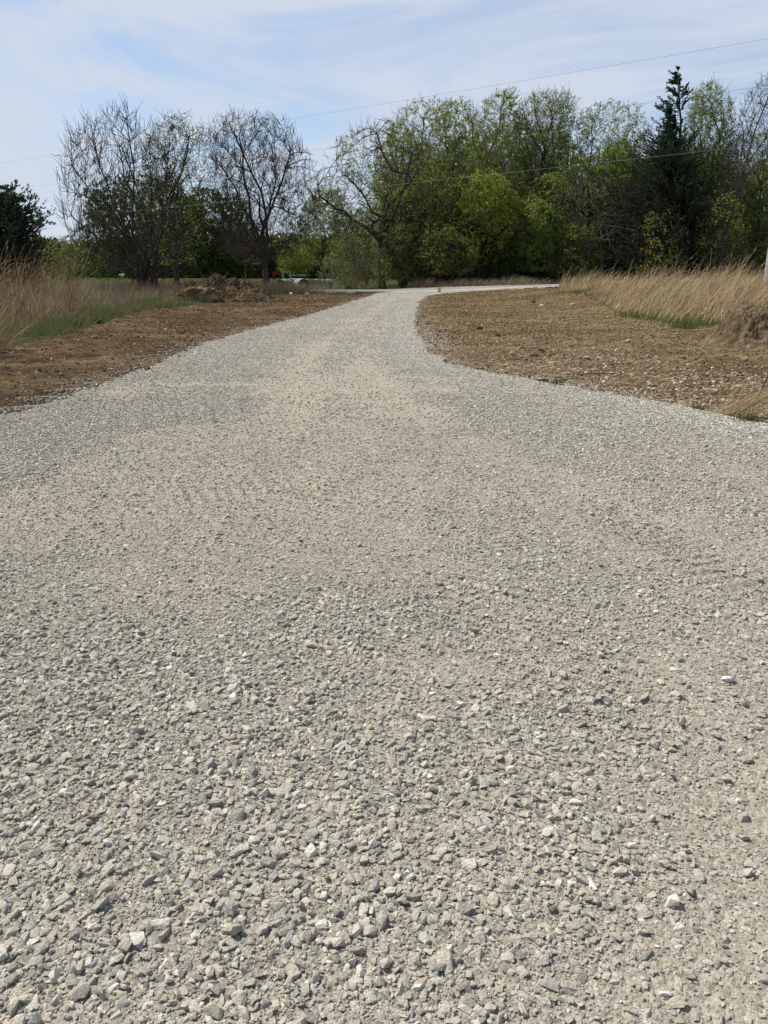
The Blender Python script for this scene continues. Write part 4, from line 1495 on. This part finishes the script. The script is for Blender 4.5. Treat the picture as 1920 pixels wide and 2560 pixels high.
def tuft(name, label, cat, px, py, n, r, h, m, lean, width, part, spread=0.3, bend=0.6, seed=1):
    rng = np.random.default_rng(seed)
    x0, y0 = gp(px, py)
    z0 = float(gz(x0, y0)[0])
    b = Builder()
    x = rng.normal(0, r, n)
    y = rng.normal(0, r * 0.7, n)
    zz = gz(x + x0, y + y0) - z0 - 0.01
    blades(b, x, y, rng.uniform(0.45, 1.15, n) * h, np.full(n, width), rng, lean, spread, bend, 5, 0, zz)
    o = b.build(name, [M[m]])
    o.location = (x0, y0, z0)
    return tag(o, label, cat)


def small_plants():
    tuft("dry_grass_clump", "flattened clump of golden dry grass lying on the soil at the driveway's right edge", "grass clump", 1815, 1040, 260, 0.12, 0.7, "dry_gold", (1.5, 0.25), 0.006, "blade", 0.35, 0.35, 1)
    tuft("dry_grass_clump", "spray of pale dry blades arching over the soil at the left edge", "grass clump", -25, 878, 160, 0.2, 1.25, "straw", (1.0, -0.5), 0.012, "blade", 0.5, 1.1, 2)
    tuft("weed", "small dark green weed at the driveway edge, left of the flattened golden clump", "weed", 1745, 1022, 90, 0.035, 0.13, "green_blade", (0, 0), 0.014, "blade", 0.6, 0.9, 3)
    tuft("weed", "low green weed where the flattened golden clump meets the gravel", "weed", 1890, 1062, 170, 0.09, 0.13, "green_blade", (0, 0), 0.013, "blade", 0.6, 0.9, 4)
    tuft("weed", "thin green weed on the gravel edge below the stony soil", "weed", 1400, 962, 60, 0.06, 0.10, "green_blade", (0, 0), 0.012, "blade", 0.6, 0.9, 5)
    tuft("weed", "lone upright weed at the corner where driveway meets road", "weed", 1098, 732, 26, 0.06, 0.62, "green_blade", (0, 0), 0.02, "blade", 0.25, 0.3, 6)
    tuft("green_tuft", "bright green grass tuft at the edge of the left bare soil", "grass tuft", 245, 808, 170, 0.13, 0.42, "green_blade", (0.1, 0), 0.012, "blade", 0.45, 0.7, 7)
    # sapling whip at the right edge
    x0, y0 = gp(1878, 1035)
    z0 = float(gz(x0, y0)[0])
    P = np.array([[0, 0, -0.02], [0.02, 0, 0.16], [0.09, 0, 0.34], [0.15, 0, 0.52], [0.19, 0, 0.72], [0.20, 0, 0.95]])
    b = Builder()
    b.tubes(P[None], np.array([[0.009, 0.008, 0.007, 0.006, 0.005, 0.003]]), 6)
    rng = np.random.default_rng(4)
    sp = np.stack([P[[2, 3, 4]], P[[2, 3, 4]] + rng.normal(0, 0.08, (3, 3)) + [0, 0, 0.1]], 1)
    b.tubes(sp, np.array([[0.004, 0.002]] * 3), 4)
    o = b.build("sapling", [M["bark_dark"]])
    o.location = (x0, y0, z0)
    tag(o, "thin dark bent sapling stem rising from the flattened golden clump", "sapling")
    # sticks on the right soil
    for (px, py, L, a, lab) in ((1480, 942, 1.15, 0.12, "longest dark stick lying on the stony soil near the gravel edge"), (1390, 950, 0.45, -0.9, "short pale stick slanting at the gravel edge"),
                                (1330, 875, 0.5, 0.1, "dark bark strip lying beside the broken clods")):
        x0, y0 = gp(px, py)
        z0 = float(gz(x0, y0)[0]) + 0.03
        t = np.linspace(-0.5, 0.5, 7)
        P = np.stack([t * L * math.cos(a), t * L * math.sin(a), 0.06 * (0.25 - t * t) * L + 0.01 * np.sin(t * 9)], 1)
        b = Builder()
        b.tubes(P[None], np.linspace(0.014, 0.006, 7)[None], 6)
        o = b.build("stick", [M["bark_dark" if "dark" in lab else "straw"]])
        o.location = (x0, y0, z0)
        tag(o, lab, "stick", "sticks on the right soil")


small_plants()


# ------------------------------------------------------------------ mounds and rocks
def mound(name, label, px0, px1, base_row, top_row, depth, seed, m, peak=0.5, stretch=1.0):
    rng = np.random.default_rng(seed)
    xa, ya = gp(px0, base_row)
    xb, yb = gp(px1, base_row)
    x0, y0 = 0.5 * (xa + xb), 0.5 * (ya + yb) + depth * 0.5
    W = xb - xa
    H = at(0.5 * (px0 + px1), top_row, y0)[2] - float(terrain(x0, y0))
    n = 150
    u, v = np.meshgrid(np.linspace(-1, 1, n), np.linspace(-1, 1, n // 2))
    X = u * W * 0.56
    Y = v * depth * 0.62
    sk = np.where(u < (peak * 2 - 1), (u + 1) / (peak * 2) - 1, (u - (peak * 2 - 1)) / (2 - peak * 2))
    rr = np.sqrt(sk ** 2 + v ** 2) + 0.5 * fbm(X + seed, Y, 0.7, seed, 4)
    Z = H * (1 - smooth((rr - 0.12) / 0.86)) ** 0.8
    Z = Z * (1 + 0.75 * fbm(X, Y, 1.1, seed + 3, 5, 0.6)) + 0.62 * fbm(X, Y, 2.6, seed + 5, 5, 0.62) * np.clip(Z / H * 2, 0, 1) * min(1, H)
    Z = Z - 0.10 * (rr > 0.9)
    zt = gz((X + x0).ravel(), (Y + y0).ravel()).reshape(X.shape) - float(gz(x0, y0)[0])
    V = np.stack([X, Y, Z + zt - 0.03], -1).reshape(-1, 3)
    i = (np.arange(n // 2 - 1) * n)[:, None]
    j = np.arange(n - 1)[None]
    f = np.stack([i + j, i + j + 1, i + j + n + 1, i + j + n], -1).reshape(-1, 4)
    me = raw_mesh(name, V, [f], [M[m]], None, False)
    o = link(bpy.data.objects.new(name, me))
    o.location = (x0, y0, float(gz(x0, y0)[0]))
    tag(o, label, "soil mound")
    return o, (x0, y0, W, H, depth), V


def rock(name, label, px, py, size, seed, m, lift=0.3, d=None, ratio=(1.2, 0.9, 0.7), group=None, rough=0.12, cat="rock"):
    rng = np.random.default_rng(seed)
    if d is None:
        x, y = gp(px, py)
        zz = float(gz(x, y)[0])
    else:
        x, y, zz = at(px, py, d)
    bm = bmesh.new()
    bmesh.ops.create_icosphere(bm, subdivisions=4, radius=0.5)
    pl = nrm(rng.normal(size=(11, 3)))
    off = rng.uniform(0.27, 0.42, 11)
    for v in bm.verts:
        p = np.array(v.co)
        for q, o_ in zip(pl, off):
            e = p @ q - o_
            if e > 0:
                p = p - q * e
        k = rough * float(fbm(np.array([p[0] * 2 + p[2] * 1.7]), np.array([p[1] * 2 - p[2] * 1.3]), 2.6, seed, 5, 0.62)[0]) * 1.6
        p = p * (1 + k)
        v.co = p * np.array(ratio) * size
    me = bpy.data.meshes.new(name)
    bm.to_mesh(me)
    bm.free()
    me.materials.append(M[m])
    o = link(bpy.data.objects.new(name, me))
    o.location = (x, y, zz + size * ratio[2] * (lift - 0.1))
    o.rotation_euler = (rng.normal(0, 0.2), rng.normal(0, 0.2), rng.uniform(0, 6.28))
    tag(o, label, cat, group)
    return o


def mounds():
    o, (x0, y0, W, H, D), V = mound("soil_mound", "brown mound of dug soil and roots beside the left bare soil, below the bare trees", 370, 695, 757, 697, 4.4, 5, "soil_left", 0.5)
    zt = float(gz(x0, y0)[0])
    # roots sticking out, a part of the mound
    rng = np.random.default_rng(8)
    k = rng.choice(len(V), 420, replace=False)
    p = V[k]
    p = p[p[:, 2] > 0.25]
    d = nrm(rng.normal(size=p.shape) + [0.2, -0.3, 0.6])
    P, R = grow(p, d, rng.uniform(0.2, 0.85, len(p)), np.full(len(p), 0.014), np.full(len(p), 0.006), 5, 0.3, -0.12, rng)
    b = Builder()
    b.tubes(P, R, 4)
    b.build("roots", [M["twig_tan"]], o)
    rock("boulder", "big buff clay boulder at the front foot of the left soil mound", 512, 757, 1.35, 5, "clay", 0.42, None, (1.75, 0.8, 0.78), rough=0.55)
    rock("boulder", "dark clod boulder on the left shoulder of the soil mound", 452, 742, 0.9, 15, "soil_left", 1.0, None, (1.1, 0.9, 0.8), rough=0.5)
    for (px, py, s, lab) in ((565, 757, 0.32, "small dark clod at the front foot of the left soil mound"), (660, 748, 0.28, "pale stone at the right toe of the left soil mound"),
                             (728, 736, 0.30, "pale stone on the far end of the left bare soil below the dry grass tussock"), (768, 736, 0.26, "white stone on the far end of the left bare soil")):
        rock("rock", lab, px, py, s, int(px), "clod" if "dark" in lab else "pale_stone", 0.3)
    o, q, V = mound("soil_mound", "low mound of rooty brown soil at the right edge, before the golden grass", 1800, 2090, 880, 768, 2.2, 6, "soil_right", 0.55)
    rock("boulder", "pink-buff boulder at the left toe of the right-hand mound, upper of the pair", 1812, 830, 0.42, 31, "rubble", 0.45, None, (1.2, 0.9, 0.7))
    rock("boulder", "buff boulder with a shadowed underside, lower of the pair at the right-hand mound", 1832, 846, 0.44, 42, "rubble", 0.35, None, (1.25, 0.9, 0.65))
    for (px, py, s, m, lab) in ((1374, 897, 0.15, "clod", "upright dark clod among the broken lumps in the middle of the right soil"), (1360, 880, 0.2, "clod", "broken brown lump left of the upright dark clod"),
                                (1335, 892, 0.16, "clod", "flat brown clod at the left of the broken lumps"), (1380, 914, 0.13, "rubble", "buff stone below the upright dark clod"),
                                (1572, 852, 0.17, "clod", "brown stone standing alone right of the broken lumps"), (1655, 868, 0.16, "clod", "dark stone between the straw and the boulders"),
                                (1330, 759, 0.4, "clod", "dark knotted root clod near the road end of the right soil"), (1356, 765, 0.26, "rubble", "pale stone right of the knotted root clod"),
                                (1430, 766, 0.3, "rubble", "pale stone nearest the golden grass at the road end"), (1465, 905, 0.12, "rubble", "pale stone in the stony soil near the gravel"),
                                (1200, 822, 0.22, "clod", "brown clod on the left part of the right soil"), (1243, 838, 0.16, "clod", "small dark clod below the brown clod on the right soil"),
                                (368, 930, 0.14, "clod", "brown clod at the gravel edge of the left bare soil"), (446, 897, 0.13, "clod", "small brown clod further along the left gravel edge"),
                                (100, 982, 0.13, "clod", "dark clod nearest the camera on the left bare soil"), (1795, 845, 0.14, "rubble", "small stone at the foot of the paired boulders"),
                                (1860, 905, 0.16, "rubble", "buff stone below the right-hand mound"), (1800, 868, 0.2, "clod", "dark soil lump below the paired boulders")):
        rock("rock", lab, px, py, s, int(px + py), m, 0.3)


mounds()


# ------------------------------------------------------------------ man-made things
def farm_things():
    # round bales
    def bale(px, d, dia, wid, rz, end, label, z=None):
        x, _, _ = at(px, 705, d)
        z0 = float(terrain(x, d))
        e = empty("round_bale", (x, d, z0), rz)
        tag(e, label, "hay bale", "round bales beyond the road")
        r = dia / 2
        b = Builder()
        n = 9
        t = np.linspace(-0.5, 0.5, n)
        P = np.stack([np.zeros(n), t * wid, np.full(n, r - 0.04)], 1)
        rad = r * np.array([0.94, 0.985, 1, 0.995, 1, 0.995, 1, 0.985, 0.94])
        b.tubes(P[None], rad[None], 36)
        b.build("wrap", [M["net_wrap"]], e, True)
        for s in (-1, 1):
            b = Builder()
            rr = np.linspace(0.001, 0.94 * r, 14)
            a = np.linspace(0, 2 * math.pi, 37)[:-1]
            R_, A = np.meshgrid(rr, a, indexing='ij')
            yy = s * (wid / 2 + 0.03 * np.sin(R_ * 40) * 0.5 + 0.012)
            V = np.stack([R_ * np.cos(A), yy, R_ * np.sin(A) + r - 0.04], -1).reshape(-1, 3)
            i = (np.arange(13) * 36)[:, None]
            j = np.arange(36)[None]
            j2 = (np.arange(36) + 1) % 36
            f = np.stack([i + j, i + j2[None], i + j2[None] + 36, i + j + 36], -1).reshape(-1, 4)
            b.add(V, f)
            b.build("hay_face", [M[end]], e, True)
        return e
    bale(712, 92, 1.45, 1.6, -0.5, "hay_old", "weathered dark-ended round bale, leftmost of the bales by the road")
    bale(735, 95, 1.5, 1.6, -0.4, "hay_end", "round bale behind the dry grass tussock, second from the left")
    bale(752, 93, 1.5, 1.4, 0.55, "hay_old", "grey dark-ended round bale touching the two golden-ended ones")
    bale(768, 96, 1.4, 1.6, 0.12, "hay_end", "golden-ended round bale in pale wrap, left of the bright pair")
    bale(791, 94, 1.4, 1.5, -0.2, "hay_end", "golden-ended round bale in pale wrap, right of the bright pair")
    bale(812, 95, 1.42, 1.6, -1.1, "hay_end", "pale-wrapped round bale seen side-on behind the steel post")

    # lime green cattle chute frame
    x, y, _ = at(716, 700, 101)
    z0 = float(terrain(x, y))
    e = empty("gate_frame", (x, y, z0))
    tag(e, "lime green steel frame with dark bars standing behind the round bales", "metal frame")
    b = Builder()
    hw, h = 0.47, 2.15
    b.box((-hw, 0, h / 2), (0.13, 0.13, h))
    b.box((hw, 0, h / 2), (0.13, 0.13, h))
    b.box((0, 0, h + 0.065), (2 * hw + 0.13, 0.13, 0.13))
    b.box((0.04, 0.9, h + 0.0), (2 * hw, 0.1, 0.1))
    b.box((-hw + 0.04, 0.48, h - 0.0), (0.09, 0.8, 0.09))
    b.box((hw - 0.04, 0.48, h - 0.0), (0.09, 0.8, 0.09))
    b.box((-hw + 0.04, 0.9, h / 2 - 0.05), (0.1, 0.1, h - 0.1))
    b.box((hw + 0.04, 0.9, h / 2 - 0.05), (0.1, 0.1, h - 0.1))
    b.build("outer_frame", [M["lime_paint"]], e)
    for k in range(4):
        b = Builder()
        b.cyl((-hw + 0.07, 0.02, 0.45 + 0.42 * k), (hw - 0.07, 0.02, 0.45 + 0.42 * k), 0.025, sides=8)
        b.build("bar", [M["black_steel"]], e)
    for s in (-0.2, 0.2):
        b = Builder()
        b.cyl((s, 0.09, 0.1), (s, 0.09, 2.08), 0.05, sides=8)
        b.build("upright", [M["black_steel"]], e)

    # old red hay wagons at the far edge of the pasture
    def wagon(px, d, L, h, label, red="red_paint"):
        x, _, _ = at(px, 692, d)
        z0 = float(terrain(x, d))
        e = empty("farm_wagon", (x, d, z0), 0.1)
        tag(e, label, "wagon", "old farm wagons at the far edge of the pasture")
        b = Builder()
        V = np.array([[-L / 2, -0.9, 0.9], [L / 2, -0.9, 0.9], [L / 2, 0.9, 0.9], [-L / 2, 0.9, 0.9],
                      [-L / 2 + 0.3, -1.15, 0.9 + h], [L / 2 + 0.1, -1.15, 0.9 + h], [L / 2 + 0.1, 1.15, 0.9 + h], [-L / 2 + 0.3, 1.15, 0.9 + h]])
        b.add(V, [[0, 3, 2, 1], [0, 1, 5, 4], [1, 2, 6, 5], [2, 3, 7, 6], [3, 0, 4, 7], [4, 5, 6, 7]])
        b.build("body", [M[red]], e)
        b = Builder()
        b.box((0, 0, 0.8), (L * 0.9, 0.25, 0.18))
        b.box((L / 2 + 0.6, 0, 0.72), (1.3, 0.12, 0.1))
        b.build("chassis", [M["rust"]], e)
        for sx in (-1, 1):
            for sy in (-1, 1):
                b = Builder()
                b.cyl((sx * L * 0.33, sy * 0.95, 0.42), (sx * L * 0.33, sy * 1.15, 0.42), 0.42, sides=18)
                b.build("wheel", [M["rubber"]], e)
    wagon(694, 165, 2.2, 0.62, "red box wagon between the round-crowned bare tree and the lime green frame")
    wagon(574, 175, 3.2, 0.6, "low rust-red wagon behind the right slope of the soil mound", "rust")
    wagon(632, 178, 2.8, 0.55, "low rust-red wagon just left of the round-crowned bare tree", "rust")

    # grey disc harrow / implement behind the bales
    x, y, _ = at(775, 697, 128)
    z0 = float(terrain(x, y))
    e = empty("farm_implement", (x, y, z0))
    tag(e, "dark steel farm implement with a grey toolbar behind the golden-ended bales", "implement")
    b = Builder()
    b.box((0, 0, 1.0), (1.9, 0.12, 0.12))
    b.box((0, 0.7, 1.0), (1.9, 0.12, 0.12))
    b.box((0, 0.35, 1.0), (0.12, 0.9, 0.1))
    b.build("toolbar", [M["galvanised"]], e)
    for k in range(5):
        b = Builder()
        xx = -0.85 + 0.42 * k
        P = np.array([[xx, 0, 1.0], [xx, -0.25, 0.85], [xx, -0.3, 0.5], [xx, -0.05, 0.15], [xx, 0.1, 0.0]])
        b.tubes(P[None], np.full((1, 5), 0.05), 6)
        b.build("tine", [M["black_steel"]], e)
    # pale stock trailer shape further right of the frame
    x, y, _ = at(742, 690, 150)
    z0 = float(terrain(x, y))
    e = empty("flat_trailer", (x, y, z0))
    tag(e, "pale flat trailer under the trees right of the lime green frame", "trailer")
    b = Builder()
    b.box((0, 0, 1.15), (3.0, 1.8, 0.3))
    b.box((-1.2, 0, 1.45), (0.1, 1.7, 0.5))
    b.build("deck", [M["grey_wood"]], e)
    for sx in (-0.5, 0.5):
        for sy in (-0.95, 0.95):
            b = Builder()
            b.cyl((sx, sy - 0.1, 0.45), (sx, sy + 0.1, 0.45), 0.45, sides=16)
            b.build("wheel", [M["rubber"]], e)
    rock("boulder", "small white lump lying in the pasture left of the fan-shaped bare tree", 305, 692, 0.55, 77, "pale_stone", 0.4, 85, (1.1, 0.9, 0.9))

    # steel corner post with brace and fence posts
    def tpost(px, d, h, label, brace=False):
        x, _, _ = at(px, 710, d)
        z0 = float(terrain(x, d))
        e = empty("fence_post", (x, d, z0))
        tag(e, label, "fence post", "fence posts along the pasture")
        b = Builder()
        b.box((0, 0, h / 2), (0.045, 0.012, h))
        b.box((0, 0.02, h / 2), (0.012, 0.04, h))
        b.build("post", [M["black_steel"]], e)
        if brace:
            b = Builder()
            b.cyl((-0.02, -0.03, h * 0.42), (-1.15, -0.1, 0.05), 0.03, sides=8)
            b.build("brace", [M["black_steel"]], e)
            b = Builder()
            b.cyl((0, -0.03, -0.02), (0, -0.03, h), 0.05, sides=10)
            b.build("pipe", [M["black_steel"]], e)
    tpost(812, 76, 1.75, "tall dark steel corner post with a slanting brace beside the brush thicket", True)
    tpost(626, 72, 1.25, "thin steel fence post just left of the round-crowned bare tree's trunk")
    tpost(598, 73, 1.1, "thin steel fence post behind the right slope of the soil mound")
    tpost(318, 72, 1.3, "thin steel fence post standing in the pasture left of the fan-shaped tree's base")
    tpost(718, 75, 1.1, "thin steel fence post in front of the weathered dark-ended bale")
    tpost(160, 70, 1.2, "thin steel fence post behind the red-brown grass")
    x, _, _ = at(389, 700, 70)
    z0 = float(terrain(x, 70))
    b = Builder()
    b.cyl((0, 0, -0.05), (0, 0, 1.35), 0.07, 0.065, 12)
    o = b.build("fence_post", [M["grey_wood"]], None, True)
    o.location = (x, 70, z0)
    tag(o, "pale wooden fence post between the fan-shaped tree and the gnarled tree", "fence post", "fence posts along the pasture")

    # utility pole at the right edge with three overhead lines
    x, y, _ = at(1929, 640, 33.0)
    z0 = float(terrain(x, y))
    e = empty("utility_pole", (x, y, z0 - 0.1))
    tag(e, "weathered grey utility pole rising from the golden grass at the right edge", "utility pole")
    b = Builder()
    hh = np.linspace(0, 12.2, 12)
    b.tubes(np.stack([np.zeros(12), np.zeros(12), hh], 1)[None], np.linspace(0.185, 0.13, 12)[None], 20)
    b.cyl((0, 0, 12.19), (0, 0, 12.2), 0.13, 0.13, 20)
    b.build("shaft", [M["grey_wood"]], e, True)
    b = Builder()
    b.cyl((0.05, -0.215, 0), (0.05, -0.20, 3.2), 0.032, sides=12)
    b.build("conduit", [M["white_paint"]], e, True)
    b = Builder()
    b.cyl((-0.48, 0, 8.3), (-0.48, 0, 9.2), 0.22, 0.22, 20)
    b.cyl((-0.48, 0, 9.2), (-0.48, 0, 9.4), 0.05, 0.04, 10)
    b.build("transformer", [M["galvanised"]], e, True)
    b = Builder()
    b.box((0, -0.2, 11.2), (1.6, 0.1, 0.12))
    b.build("crossarm", [M["grey_wood"]], e)
    for q, (rows, lab) in enumerate((((97, 407), "highest overhead wire, crossing the open sky above the wood"), ((213, 476), "middle overhead wire, passing the cedar's pointed top"),
                                     ((360, 556), "lowest overhead wire, crossing in front of the wood"))):
        A = np.array(at(1920, rows[0], 32.8))
        B = np.array(at(0, rows[1], 68.0))
        d = B - A
        t = np.linspace(-0.02, 1.6, 60)
        P = A[None] + d[None] * t[:, None]
        sag = 0.30
        P[:, 2] += -sag * 4 * t * (1 - t) * 0.5
        b = Builder()
        b.tubes(P[None], np.full((1, 60), 0.005), 6)
        o = b.build("overhead_wire", [M["wire"]], None, True, P[0])
        tag(o, lab, "wire", "overhead wires")


farm_things()
